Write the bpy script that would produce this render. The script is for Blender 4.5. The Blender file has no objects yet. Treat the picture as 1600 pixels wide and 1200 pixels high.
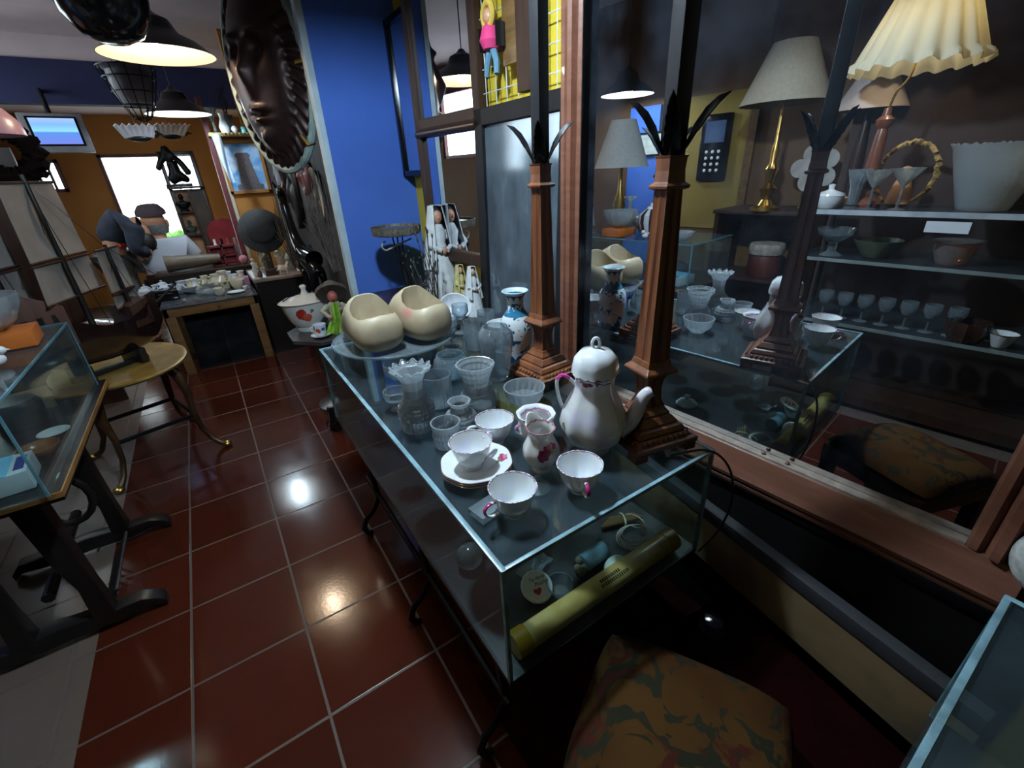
import bpy, bmesh, math, random
from math import sin, cos, pi, radians as rd
from mathutils import Vector, Matrix, Euler, Quaternion
random.seed(7)
SC = bpy.context.scene
COL = SC.collection
T = 0.33                                     # floor tile, metres

# ------------------------------------------------------------------ camera
FPX, PITCH, ROLL, YAW = 692.34, .4507, -.0496, .5719
CAM = Vector((1.2287*T, -3.8085*T, 4.1824*T))
cp, sp_, cr, sr, cy, sy = cos(PITCH), sin(PITCH), cos(ROLL), sin(ROLL), cos(YAW), sin(YAW)
FW = Vector((sy*cp, cy*cp, -sp_)); R0 = Vector((cy, -sy, 0)); U0 = R0.cross(FW)
CR = cr*R0+sr*U0; CU = -sr*R0+cr*U0
cd = bpy.data.cameras.new('camera'); co = bpy.data.objects.new('camera', cd); COL.objects.link(co)
cd.sensor_width = 36; cd.lens = FPX/1600*36; cd.clip_start = .02; cd.clip_end = 200
co.matrix_world = Matrix(((CR.x, CU.x, -FW.x, CAM.x), (CR.y, CU.y, -FW.y, CAM.y), (CR.z, CU.z, -FW.z, CAM.z), (0, 0, 0, 1)))
SC.camera = co

def ray(x, y): return (x-800)/FPX*CR-(y-600)/FPX*CU+FW
def onz(x, y, z): d = ray(x, y); return CAM+d*((z-CAM.z)/d.z)        # a measured pixel read off on a level surface
def onx(x, y, X): d = ray(x, y); return CAM+d*((X-CAM.x)/d.x)        # ... on a wall x = X
def ony(x, y, Y): d = ray(x, y); return CAM+d*((Y-CAM.y)/d.y)        # ... on a wall y = Y

# ------------------------------------------------------------------ materials
def nm(name):
    m = bpy.data.materials.new(name); m.use_nodes = True
    nt = m.node_tree; b = nt.nodes.get('Principled BSDF')
    return m, nt, b
def setp(b, **k):
    for a, v in k.items():
        a = {'color': 'Base Color', 'rough': 'Roughness', 'metal': 'Metallic', 'spec': 'Specular IOR Level', 'trans': 'Transmission Weight',
             'coat': 'Coat Weight', 'sheen': 'Sheen Weight', 'sss': 'Subsurface Weight', 'ior': 'IOR', 'ec': 'Emission Color', 'es': 'Emission Strength', 'alpha': 'Alpha'}[a]
        if isinstance(v, tuple) and len(v) == 3: v = (*v, 1)
        b.inputs[a].default_value = v
def N(nt, t, **k):
    n = nt.nodes.new(t)
    for a, v in k.items():
        if a.startswith('_'): n.inputs[a[1:].replace('_', ' ')].default_value = v
        else: setattr(n, a, v)
    return n
def L(nt, a, b): nt.links.new(a, b)
def coords(nt, kind='Object'): return N(nt, 'ShaderNodeTexCoord').outputs[kind]
def mixc(nt, fac, a, b):
    n = N(nt, 'ShaderNodeMix', data_type='RGBA')
    for i, s in ((0, fac), (6, a), (7, b)):
        if hasattr(s, 'links'): L(nt, s, n.inputs[i])
        else: n.inputs[i].default_value = (*s, 1) if isinstance(s, tuple) and len(s) == 3 else s
    return n.outputs[2]
def ramp(nt, src, stops):
    n = N(nt, 'ShaderNodeValToRGB'); L(nt, src, n.inputs[0])
    e = n.color_ramp.elements
    while len(e) < len(stops): e.new(.5)
    for q, (p, c) in zip(e, stops): q.position = p; q.color = (*c, 1) if len(c) == 3 else c
    return n.outputs[0]
def math_(nt, op, a, b=0., clamp=False):
    n = N(nt, 'ShaderNodeMath', operation=op, use_clamp=clamp)
    for i, s in ((0, a), (1, b)):
        if hasattr(s, 'links'): L(nt, s, n.inputs[i])
        else: n.inputs[i].default_value = s
    return n.outputs[0]
def bump(nt, b, src, s=.2, d=.01):
    n = N(nt, 'ShaderNodeBump', _Strength=s, _Distance=d); L(nt, src, n.inputs['Height']); L(nt, n.outputs[0], b.inputs['Normal'])
def noise(nt, scale=5., detail=3., co_=None, rough=.5, dist=0.):
    n = N(nt, 'ShaderNodeTexNoise', _Scale=scale, _Detail=detail, _Roughness=rough, _Distortion=dist)
    L(nt, co_ if co_ is not None else coords(nt), n.inputs['Vector']); return n.outputs[0]
def plain(name, c, rough=.5, metal=0., var=.25, scale=8., bmp=0., **k):
    """paint / wood / metal with a little colour variation of its own"""
    m, nt, b = nm(name); setp(b, color=c, rough=rough, metal=metal, **k)
    if var:
        n = noise(nt, scale, 4)
        lo = tuple(x*(1-var) for x in c); hi = tuple(min(1, x*(1+var)) for x in c)
        L(nt, ramp(nt, n, [(.3, lo), (.7, hi)]), b.inputs['Base Color'])
        if bmp: bump(nt, b, n, bmp, .005)
    return m
def wood(name, c, c2, rough=.4, scale=6., axis=2, coat=.0):
    m, nt, b = nm(name); setp(b, rough=rough, coat=coat)
    mp = N(nt, 'ShaderNodeMapping'); L(nt, coords(nt), mp.inputs[0])
    s = [1, 1, 1]; s[axis] = .12; mp.inputs['Scale'].default_value = s
    n = noise(nt, scale*5, 5, mp.outputs[0], .6, 1.)
    L(nt, ramp(nt, n, [(.3, c), (.7, c2)]), b.inputs['Base Color']); bump(nt, b, n, .12, .003)
    return m
def emit(name, c, s):
    m, nt, b = nm(name); setp(b, color=(.0, .0, .0), ec=c, es=s); return m
def glass(name, tint=(.9, .96, 1), rough=.0, clear=.15, bmp=0., bscale=60., bright_film=.18):
    """drinking-glass: refracting glass that still lets part of the light straight through"""
    m, nt, b = nm(name); out = nt.nodes['Material Output']; nt.nodes.remove(b)
    g = N(nt, 'ShaderNodeBsdfGlass', _Color=(*tint, 1), _Roughness=rough, _IOR=1.47)
    t = N(nt, 'ShaderNodeBsdfTransparent', _Color=(*tint, 1))
    x = N(nt, 'ShaderNodeMixShader', _Fac=clear); L(nt, g.outputs[0], x.inputs[1]); L(nt, t.outputs[0], x.inputs[2])
    d = N(nt, 'ShaderNodeBsdfTranslucent', _Color=(.84, .93, .97, 1)); d2 = N(nt, 'ShaderNodeBsdfDiffuse', _Color=(.84, .93, .97, 1)); dd = N(nt, 'ShaderNodeMixShader', _Fac=.5); L(nt, d.outputs[0], dd.inputs[1]); L(nt, d2.outputs[0], dd.inputs[2])
    y = N(nt, 'ShaderNodeMixShader', _Fac=bright_film); L(nt, x.outputs[0], y.inputs[1]); L(nt, dd.outputs[0], y.inputs[2])     # milky white mix stands in for the glints and brightness of the glass
    gl = N(nt, 'ShaderNodeBsdfGlossy', _Roughness=.04); gl.inputs['Color'].default_value = (.9, .95, 1, 1); lw = N(nt, 'ShaderNodeLayerWeight', _Blend=.5)
    z = N(nt, 'ShaderNodeMixShader'); L(nt, math_(nt, 'ADD', math_(nt, 'MULTIPLY', math_(nt, 'POWER', lw.outputs['Facing'], 3.), .35), .05), z.inputs[0]); L(nt, y.outputs[0], z.inputs[1]); L(nt, gl.outputs[0], z.inputs[2]); L(nt, z.outputs[0], out.inputs[0])
    if bmp:
        v = N(nt, 'ShaderNodeTexVoronoi', _Scale=bscale); L(nt, coords(nt), v.inputs['Vector'])
        n = N(nt, 'ShaderNodeBump', _Strength=bmp, _Distance=.004); L(nt, v.outputs['Distance'], n.inputs['Height']); L(nt, n.outputs[0], g.inputs['Normal'])
    return m
def pane(name, tint=(.86, .93, .92), dust_haze=.03, dc=(.5, .6, .65), ior=1.5):
    m, nt, b = nm(name); out = nt.nodes['Material Output']; nt.nodes.remove(b)
    t = N(nt, 'ShaderNodeBsdfTransparent', _Color=(*tint, 1)); g = N(nt, 'ShaderNodeBsdfGlossy', _Roughness=.02)
    f = N(nt, 'ShaderNodeLayerWeight', _Blend=.5); x = N(nt, 'ShaderNodeMixShader')
    L(nt, math_(nt, 'ADD', math_(nt, 'MULTIPLY', math_(nt, 'POWER', f.outputs['Facing'], 4.), .55), .035), x.inputs[0]); L(nt, t.outputs[0], x.inputs[1]); L(nt, g.outputs[0], x.inputs[2])
    d = N(nt, 'ShaderNodeBsdfDiffuse', _Color=(*dc, 1)); y = N(nt, 'ShaderNodeMixShader')
    n = noise(nt, 9, 6); L(nt, math_(nt, 'MULTIPLY', n, dust_haze*2), y.inputs[0])
    L(nt, x.outputs[0], y.inputs[1]); L(nt, d.outputs[0], y.inputs[2]); L(nt, y.outputs[0], out.inputs[0]); return m
def mirror_mat(name, c=(.8, .83, .85), dust_haze=.04, dc=(.35, .42, .55)):
    m, nt, b = nm(name); out = nt.nodes['Material Output']; setp(b, color=c, metal=1., rough=.0)
    d = N(nt, 'ShaderNodeBsdfDiffuse', _Color=(*dc, 1)); y = N(nt, 'ShaderNodeMixShader')
    n = noise(nt, 3.5, 6, None, .65); L(nt, math_(nt, 'MULTIPLY', ramp(nt, n, [(.35, (0, 0, 0)), (.8, (1, 1, 1))]), dust_haze), y.inputs[0])
    L(nt, b.outputs[0], y.inputs[1]); L(nt, d.outputs[0], y.inputs[2]); L(nt, y.outputs[0], out.inputs[0]); return m
def painted(name, base, spots=(), bands=(), rough=.12, coat=.4, wob=.004, nscale=90., pearl=0., **k):
    """glazed ware: spots = (centre, radius, colour) and bands = (z0, z1, colour) in the object's own space, edges wobbled by noise"""
    m, nt, b = nm(name); setp(b, rough=rough, coat=coat, **k)
    c = coords(nt); nz = noise(nt, nscale, 2, c); off = math_(nt, 'MULTIPLY', math_(nt, 'SUBTRACT', nz, .5), wob*4)
    col = base
    if pearl:
        n2 = noise(nt, 18, 1, c); col = ramp(nt, n2, [(.35, base), (.5, (base[0], base[1]*.98, base[2]*.9)), (.62, (base[0]*.95, base[1]*.90, base[2]))])
    sep = N(nt, 'ShaderNodeSeparateXYZ'); L(nt, c, sep.inputs[0])
    for z0, z1, cc in bands:
        z = math_(nt, 'ADD', sep.outputs[2], off)
        f = math_(nt, 'MULTIPLY', math_(nt, 'GREATER_THAN', z, z0), math_(nt, 'LESS_THAN', z, z1)); col = mixc(nt, f, col, cc)
    for p, r, cc in spots:
        d = N(nt, 'ShaderNodeVectorMath', operation='DISTANCE'); L(nt, c, d.inputs[0]); d.inputs[1].default_value = p
        f = math_(nt, 'LESS_THAN', math_(nt, 'ADD', d.outputs['Value'], off), r); col = mixc(nt, f, col, cc)
    if hasattr(col, 'links'): L(nt, col, b.inputs['Base Color'])
    else: setp(b, color=col)
    return m

# ------------------------------------------------------------------ mesh builder
class MB:
    def __init__(s, mtx=None): s.v = []; s.f = []; s.m = mtx or Matrix()
    def add(s, vs, fs):
        o = len(s.v); s.v += [s.m @ Vector(v) for v in vs]; s.f += [tuple(i+o for i in f) for f in fs]; return s
    def box(s, c, d, rz=0, rot=None):
        x, y, z = d[0]/2, d[1]/2, d[2]/2
        R = rot.to_matrix() if rot else Matrix.Rotation(rz, 3, 'Z'); c = Vector(c)
        vs = [c+R @ Vector((a*x, b*y, e*z)) for e in (-1, 1) for a, b in ((-1, -1), (1, -1), (1, 1), (-1, 1))]
        return s.add(vs, [(3, 2, 1, 0), (4, 5, 6, 7)]+[(i, (i+1) % 4, 4+(i+1) % 4, 4+i) for i in range(4)])
    def span(s, a, b): return s.box([(a[i]+b[i])/2 for i in range(3)], [abs(a[i]-b[i]) for i in range(3)])
    def lathe(s, prof, seg=32, mod=None, loc=(0, 0, 0), a0=0., rot=None):
        R = rot.to_matrix() if rot else Matrix.Identity(3); loc = Vector(loc); vs = []; rows = []
        for r, z in prof:
            if r < 1e-6: rows.append([len(vs)]); vs.append(loc+R @ Vector((0, 0, z)))
            else:
                row = []
                for i in range(seg):
                    t = a0+2*pi*i/seg; k = 1; dz = 0
                    if mod:
                        k = mod(t, z, r)
                        if isinstance(k, tuple): k, dz = k
                    row.append(len(vs)); vs.append(loc+R @ Vector((r*k*cos(t), r*k*sin(t), z+dz)))
                rows.append(row)
        fs = []
        for a, b in zip(rows, rows[1:]):
            if len(a) == 1 and len(b) == 1: continue
            for i in range(seg):
                j = (i+1) % seg
                if len(a) == 1: fs.append((a[0], b[j], b[i]))
                elif len(b) == 1: fs.append((a[i], a[j], b[0]))
                else: fs.append((a[i], a[j], b[j], b[i]))
        return s.add(vs, fs)
    def tube(s, pts, r, seg=8, closed=False, flat=1.):
        pts = [Vector(p) for p in pts]; n = len(pts); rr = r if isinstance(r, (list, tuple)) else [r]*n
        vs = []; up = None
        for i, p in enumerate(pts):
            a = pts[(i-1) % n] if closed or i else p; b = pts[(i+1) % n] if closed or i < n-1 else p
            t = (b-a).normalized()
            if up is None: up = Vector((0, 0, 1)) if abs(t.z) < .9 else Vector((1, 0, 0))
            x = (up-t*up.dot(t))
            x = x.normalized() if x.length > 1e-6 else t.orthogonal().normalized()
            up = x; y = t.cross(x)
            vs += [p+rr[i]*(cos(2*pi*k/seg)*x*flat+sin(2*pi*k/seg)*y) for k in range(seg)]
        fs = []
        for i in range(n if closed else n-1):
            for k in range(seg):
                j = (i+1) % n; fs.append((i*seg+k, i*seg+(k+1) % seg, j*seg+(k+1) % seg, j*seg+k))
        if not closed: fs += [tuple(range(seg))[::-1], tuple(range((n-1)*seg, n*seg))]
        return s.add(vs, fs)
    def loft(s, rings, cap=True, closed=True):
        k = len(rings[0]); vs = [p for r in rings for p in r]; fs = []
        for i in range(len(rings)-1):
            for j in range(k if closed else k-1):
                q = (j+1) % k; fs.append((i*k+j, i*k+q, (i+1)*k+q, (i+1)*k+j))
        if cap: fs += [tuple(range(k))[::-1], tuple(range((len(rings)-1)*k, len(rings)*k))]
        return s.add(vs, fs)
    def prism(s, poly, z0, z1):
        n = len(poly)
        return s.add([(x, y, z) for z in (z0, z1) for x, y in poly], [tuple(range(n))[::-1], tuple(range(n, 2*n))]+[(i, (i+1) % n, n+(i+1) % n, n+i) for i in range(n)])
    def ball(s, c, r, seg=16, rings=10, rot=None):
        r = (r, r, r) if not isinstance(r, (tuple, list)) else r; R = rot.to_matrix() if rot else Matrix.Identity(3); c = Vector(c)
        o = MB(); o.lathe([(sin(pi*i/rings) if 0 < i < rings else 0, -cos(pi*i/rings)) for i in range(rings+1)], seg)
        return s.add([c+R @ Vector((v.x*r[0], v.y*r[1], v.z*r[2])) for v in o.v], o.f)
    def sheet(s, fn, nu, nv, th=0.):
        """fn(u, v) -> point; a grid given thickness th along its normals"""
        P = [[Vector(fn(i/nu, j/nv)) for j in range(nv+1)] for i in range(nu+1)]; vs = [p for r in P for p in r]; w = nv+1
        fs = [(i*w+j, (i+1)*w+j, (i+1)*w+j+1, i*w+j+1) for i in range(nu) for j in range(nv)]
        if th:
            me = bpy.data.meshes.new('t'); me.from_pydata([tuple(v) for v in vs], [], fs); me.update()
            ns = [Vector(v.normal) for v in me.vertices]; bpy.data.meshes.remove(me)
            n = len(vs); vs = vs+[v-q*th for v, q in zip(vs, ns)]; fs = fs+[tuple(i+n for i in f[::-1]) for f in fs]
            for i in range(nu):
                for j in (0, nv): a, b = i*w+j, (i+1)*w+j; fs.append((b, a, a+n, b+n) if j == 0 else (a, b, b+n, a+n))
            for j in range(nv):
                for i in (0, nu): a, b = i*w+j, i*w+j+1; fs.append((a, b, b+n, a+n) if i == 0 else (b, a, a+n, b+n))
        return s.add(vs, fs)
    def build(s, name, mat, parent=None, loc=None, rz=0., smooth=True, bevel=0., ang=38, label=None, kind=None, rot=None):
        me = bpy.data.meshes.new(name); me.from_pydata([tuple(v) for v in s.v], [], s.f); me.update()
        bm = bmesh.new(); bm.from_mesh(me); bmesh.ops.recalc_face_normals(bm, faces=bm.faces)
        if bevel:
            es = [e for e in bm.edges if e.is_manifold and e.calc_face_angle(0) > rd(40)]
            bmesh.ops.bevel(bm, geom=es, offset=bevel, segments=2, profile=.6, affect='EDGES', clamp_overlap=True)
        bm.to_mesh(me); bm.free()
        if smooth:
            me.polygons.foreach_set('use_smooth', [True]*len(me.polygons)); me.set_sharp_from_angle(angle=rd(ang))
        me.materials.append(mat)
        o = bpy.data.objects.new(name, me); COL.objects.link(o)
        if parent: o.parent = parent
        if loc is not None: o.location = loc
        if rot is not None: o.rotation_euler = rot
        elif rz: o.rotation_euler.z = rz
        if label: o['label'] = label
        if kind: o['kind'] = kind
        return o
def tag(o, label, cat, group=None, kind=None):
    o['label'] = label; o['category'] = cat
    if group: o['group'] = group
    if kind: o['kind'] = kind
    return o
def thing(name, label, cat, loc=(0, 0, 0), rz=0., group=None, rot=None):
    o = bpy.data.objects.new(name, None); COL.objects.link(o); o.empty_display_size = .05
    o.location = loc; o.rotation_euler = rot if rot is not None else (0, 0, rz)
    return tag(o, label, cat, group)
def copy_tree(o, parent=None):
    c = o.copy(); COL.objects.link(c)
    if parent: c.parent = parent
    for ch in list(o.children): copy_tree(ch, c)
    return c
def structure(mb, name, mat, **k): o = mb.build(name, mat, **k); o['kind'] = 'structure'; return o
def skinfig(verts, edges, radii, root=0, sub=2):
    """one continuous body grown over a skeleton; returns an MB"""
    me = bpy.data.meshes.new('sk'); me.from_pydata(verts, edges, []); o = bpy.data.objects.new('sk', me); COL.objects.link(o)
    md = o.modifiers.new('s', 'SKIN'); md.use_smooth_shade = True
    for i, r in enumerate(radii):
        r = r if isinstance(r, tuple) else (r, r); me.skin_vertices[0].data[i].radius = r; me.skin_vertices[0].data[i].use_root = i == root
    sd = o.modifiers.new('d', 'SUBSURF'); sd.levels = sub; sd.render_levels = sub
    dg = bpy.context.evaluated_depsgraph_get(); dg.update(); ev = o.evaluated_get(dg); m2 = ev.to_mesh()
    mb = MB(); mb.add([tuple(v.co) for v in m2.vertices], [tuple(p.vertices) for p in m2.polygons]); ev.to_mesh_clear()
    bpy.data.objects.remove(o); bpy.data.meshes.remove(me); return mb
def arc(c, r, a0, a1, n, pl='xz'):
    out = []
    for i in range(n+1):
        a = a0+(a1-a0)*i/n; p = [c[0], c[1], c[2]]; i0, i1 = {'xz': (0, 2), 'xy': (0, 1), 'yz': (1, 2)}[pl]
        p[i0] += r*cos(a); p[i1] += r*sin(a); out.append(tuple(p))
    return out
def fine(prof, k=4):
    out = []
    for (r0, z0), (r1, z1) in zip(prof, prof[1:]):
        n_ = max(1, min(k, int(math.hypot(r1-r0, z1-z0)/.003)))
        out += [(r0+(r1-r0)*i/n_, z0+(z1-z0)*i/n_) for i in range(n_)]
    return out+[prof[-1]]
def cut(n, a, pitch, z0, z1):       # diamond cutting
    return lambda t, z, r: 1+(a*sin(n*t/2+z*pitch)*sin(n*t/2-z*pitch)*2 if z0 < z < z1 else 0)
def flute(n, a, z0=-9, z1=9): return lambda t, z, r: 1+(a*cos(n*t) if z0 < z < z1 else 0)

# ------------------------------------------------------------------ shared materials
M = {}
M['black_wood'] = plain('black_wood', (.008, .007, .007), .35)
M['black_metal'] = plain('black_metal', (.012, .012, .014), .4, .6)
M['black_gloss'] = plain('black_gloss', (.006, .006, .008), .15)
M['black_satin'] = plain('black_satin', (.007, .007, .009), .55, spec=.3)
M['dark_wood'] = wood('dark_wood', (.018, .008, .005), (.05, .022, .012), .35)
M['brown_wood'] = wood('brown_wood', (.022, .008, .004), (.05, .019, .009), .6)
M['red_wood'] = wood('red_wood', (.13, .035, .015), (.24, .075, .035), .35, coat=.3)
M['ochre_wood'] = wood('ochre_wood', (.10, .05, .015), (.2, .11, .04), .4, axis=0)
M['frame_copper'] = wood('frame_copper', (.12, .044, .026), (.20, .082, .05), .38, coat=.2, axis=1)
M['lamp_bronze'] = wood('lamp_bronze', (.065, .019, .008), (.235, .078, .028), .38, 3.)
M['brass'] = plain('brass', (.55, .36, .10), .3, 1., .3, 14)
M['chrome'] = plain('chrome', (.8, .8, .82), .12, 1., .05)
M['gold'] = plain('gold', (.75, .5, .16), .25, 1., .1)
M['white_china'] = plain('white_china', (.8, .82, .84), .1, 0, .02, coat=.5)
M['cream'] = plain('cream', (.62, .56, .42), .5, 0, .1)
M['white_cloth'] = plain('white_cloth', (.7, .72, .72), .85, 0, .12, 30, .3)
M['grey_cloth'] = plain('grey_cloth', (.11, .105, .1), .9, 0, .3, 20, .2)
M['dark_cloth'] = plain('dark_cloth', (.02, .026, .045), .9, 0, .4, 14, .2)
M['red'] = plain('red', (.35, .02, .02), .5)
M['skin'] = plain('skin', (.42, .2, .12), .5, 0, .15)
M['doll_skin'] = plain('doll_skin', (.55, .28, .17), .4, 0, .1)
M['hair_black'] = plain('hair_black', (.01, .008, .007), .6)
M['paper'] = plain('paper', (.75, .77, .8), .7, 0, .05)
M['glass'] = glass('glass')
M['glass_cut'] = glass('glass_cut', (.93, .97, 1), .0, .0, 0, 90, .42)
M['glass_blue'] = glass('glass_blue', (.72, .88, .95), .0, .35)
M['glass_dull'] = glass('glass_dull', (.8, .85, .86), .15, .4)
M['pane'] = pane('pane')
M['pane_top'] = pane('pane_top', (.86, .93, .94), .035, (.35, .47, .55))  # blue-grey diffuse stands in for the reflected ceiling, besides some dust
M['glass_edge'] = plain('glass_edge', (.16, .33, .38), .25, 0, .4, 25)
M['glass_edge_bright'] = plain('glass_edge_bright', (.20, .34, .40), .3, 0, .35, 25)
M['mirror'] = mirror_mat('mirror', dust_haze=.07)
M['mirror_clean'] = mirror_mat('mirror_clean', (.82, .85, .9), .02)
# ================================================================== the setting
def tile_mat(name, c1, c2, grout, rough=.2, ox=0.):
    m, nt, b = nm(name); setp(b, rough=rough, spec=.5)
    c = coords(nt)
    br = N(nt, 'ShaderNodeTexBrick', offset=0., squash=1., _Scale=1., _Mortar_Size=.0045, _Mortar_Smooth=.3, _Bias=0., _Brick_Width=T, _Row_Height=T)
    br.inputs['Color1'].default_value = (*c1, 1); br.inputs['Color2'].default_value = (*c2, 1); br.inputs['Mortar'].default_value = (*grout, 1)
    L(nt, c, br.inputs['Vector'])
    n = noise(nt, 6, 5, c); n2 = noise(nt, 90, 3, c)
    col = mixc(nt, math_(nt, 'MULTIPLY', n, .55), br.outputs['Color'], tuple(x*.55 for x in c1))
    L(nt, col, b.inputs['Base Color'])
    r = math_(nt, 'ADD', math_(nt, 'MULTIPLY', n, .16), rough-.06); r = math_(nt, 'ADD', r, math_(nt, 'MULTIPLY', br.outputs['Fac'], .4)); L(nt, r, b.inputs['Roughness'])
    h = math_(nt, 'SUBTRACT', math_(nt, 'MULTIPLY', n2, .12), br.outputs['Fac']); bump(nt, b, h, .25, .004)
    return m
M['terracotta'] = tile_mat('terracotta', (.070, .0135, .0065), (.055, .011, .0055), (.085, .068, .058), .12)
M['beige_tile'] = tile_mat('beige_tile', (.15, .11, .09), (.13, .10, .085), (.12, .09, .08), .3)
def paint(name, c, bmp=.25, rough=.75):
    m, nt, b = nm(name); setp(b, rough=rough); n = noise(nt, 60, 4); n2 = noise(nt, 2.2, 4)
    L(nt, ramp(nt, n2, [(.3, tuple(x*.82 for x in c)), (.7, c)]), b.inputs['Base Color']); bump(nt, b, n, bmp, .004); return m
M['blue_wall'] = paint('blue_wall', (.085, .22, .80))
M['ochre_wall'] = paint('ochre_wall', (.50, .21, .045))
M['yellow_wall'] = paint('yellow_wall', (.72, .52, .035))
M['ceiling'] = paint('ceiling', (.80, .68, .72), .1)
M['navy'] = paint('navy', (.018, .022, .09))
M['brown_wall'] = paint('brown_wall', (.05, .024, .017))
M['dark_wall'] = paint('dark_wall', (.03, .022, .02))
M['red_frame'] = plain('red_frame', (.13, .02, .025), .4)
M['white_trim'] = plain('white_trim', (.55, .68, .75), .5, 0, .15)

M['left_paint'] = paint('left_paint', (.17, .085, .034)); M['grid_yellow'] = paint('grid_yellow', (.27, .18, .03))
XL, XR, YB, YF, ZC = -1.3, 1.56, -2.6, 6.5, 2.62
structure(MB().span((-.27, YB, -.05), (XR, YF, 0)), 'floor', M['terracotta'], smooth=False)
structure(MB().span((XL, YB, -.05), (-.27, YF, 0)), 'floor_left', M['beige_tile'], smooth=False)
structure(MB().span((XL-.1, YB-.1, ZC), (XR+.1, 5.0, ZC+.08)), 'ceiling', M['ceiling'], smooth=False)
structure(MB().span((XL-.1, 5.0, 2.17), (XR+.1, YF+.1, 2.25)), 'ceiling_far', M['ceiling'], smooth=False)
structure(MB().span((XL-.1, 4.96, 2.1), (1.22, 5.10, 2.44)), 'trim_1', M['navy'], smooth=False)          # the navy beam
structure(MB().span((XL-.1, 4.99, 2.2), (XR+.1, 5.07, ZC)), 'trim_2', M['ceiling'], smooth=False)
lw = MB(); lw.span((XL-.1, YB-.1, 0), (XL, 2.9, ZC)); lw.span((XL-.1, 4.7, 0), (XL, YF+.1, ZC)); lw.span((XL-.1, 2.9, 0), (XL, 4.7, 1.55)); lw.span((XL-.1, 2.9, 2.35), (XL, 4.7, ZC))
structure(lw, 'wall_left', M['left_paint'], smooth=False)
structure(MB().span((XL-.1, YB-.1, 0), (XR+.1, YB, ZC)), 'wall_back', M['brown_wall'], smooth=False)
structure(MB().span((XR, YB, 0), (XR+.1, YF+.1, ZC)), 'wall_right', M['yellow_wall'], smooth=False)
# brown boarded stretch of the left wall behind the shelf unit, blue stretch further on
structure(MB().span((-.94, -2.6, 0), (-.90, -.20, ZC)), 'wall_shelf_side', M['brown_wall'], smooth=False)
structure(MB().span((XL, 1.32, 0), (XL+.03, 1.62, 1.82)), 'wall_left_blue', M['blue_wall'], smooth=False)
structure(MB().span((XL, .56, .85), (XL+.02, 1.12, 1.84)), 'wall_left_yellow', M['grid_yellow'], smooth=False)
structure(MB().span((XL, .5, 0), (XL+.035, .56, ZC)), 'trim_3', M['ochre_wood'], smooth=False)
# blue pillar wall and the dark wall running on behind it
structure(MB().span((1.10, 1.5, 0), (XR, 1.62, ZC)), 'wall_blue', M['blue_wall'], smooth=False)
structure(MB().span((1.14, 1.62, 0), (XR, 4.25, ZC)), 'wall_far_right', M['dark_wall'], smooth=False)
structure(MB().span((1.065, 1.495, 0), (1.10, 1.56, 2.5)), 'trim_4', M['white_trim'], smooth=False, bevel=.004)
structure(MB().span((.74, 4.25, 0), (XR, 4.33, 1.80)).span((1.02, 4.25, 1.80), (XR, 4.33, ZC)), 'wall_partition', M['ochre_wall'], smooth=False)
# far wall with its two openings
def ypx(x, y): p = ony(x, y, YF); return p.x, p.z
wx0, wx1 = ypx(150, 243)[0], .60; wz1 = 1.76; wz0 = .45
sx0, sx1 = ypx(30, 255)[0], ypx(99, 275)[0]; sz1 = ypx(60, 250)[1]; sz0 = ypx(98, 300)[1]
fw = MB()
fw.span((XL-.1, YF, 0), (sx0, YF+.1, 2.2)); fw.span((sx1, YF, 0), (wx0, YF+.1, 2.2)); fw.span((wx1, YF, 0), (XR+.1, YF+.1, 2.2))
fw.span((sx0, YF, 0), (sx1, YF+.1, sz0)); fw.span((sx0, YF, sz1), (sx1, YF+.1, 2.2)); fw.span((wx0, YF, 0), (wx1, YF+.1, wz0)); fw.span((wx0, YF, wz1), (wx1, YF+.1, 2.2))
structure(fw, 'wall_far', M['ochre_wall'], smooth=False)
def win(i, x0, x1, z0, z1, muntin=()):
    w = bpy.data.objects.new('window_%d' % i, None); COL.objects.link(w); w['kind'] = 'structure'
    f = MB(); t = .035
    f.span((x0, YF-.03, z0), (x0+t, YF+.06, z1)); f.span((x1-t, YF-.03, z0), (x1, YF+.06, z1)); f.span((x0, YF-.03, z1-t), (x1, YF+.06, z1)); f.span((x0, YF-.03, z0), (x1, YF+.06, z0+t))
    for q in muntin: f.span((q-.012, YF-.01, z0), (q+.012, YF+.04, z1))
    f.build('window_frame', M['red_frame'], w, smooth=False)
    MB().span((x0+t, YF+.02, z0+t), (x1-t, YF+.026, z1-t)).build('window_pane', M['pane'], w, smooth=False)
win(1, wx0, wx1, wz0, wz1); win(2, sx0, sx1, sz0, sz1, (sx0+(sx1-sx0)*.36, sx0+(sx1-sx0)*.68))
w3 = bpy.data.objects.new('window_3', None); COL.objects.link(w3); w3['kind'] = 'structure'          # added unseen window in the left wall, its daylight brightens the ceiling
f3 = MB()
for y in (2.9, 3.78, 4.66): f3.span((XL-.07, y, 1.55), (XL-.02, y+.04, 2.35))
for z in (1.55, 2.31): f3.span((XL-.07, 2.9, z), (XL-.02, 4.7, z+.04))
f3.build('window_frame', M['red_frame'], w3, smooth=False); MB().span((XL-.05, 2.94, 1.59), (XL-.045, 4.66, 2.31)).build('window_pane', M['pane'], w3, smooth=False)
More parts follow.
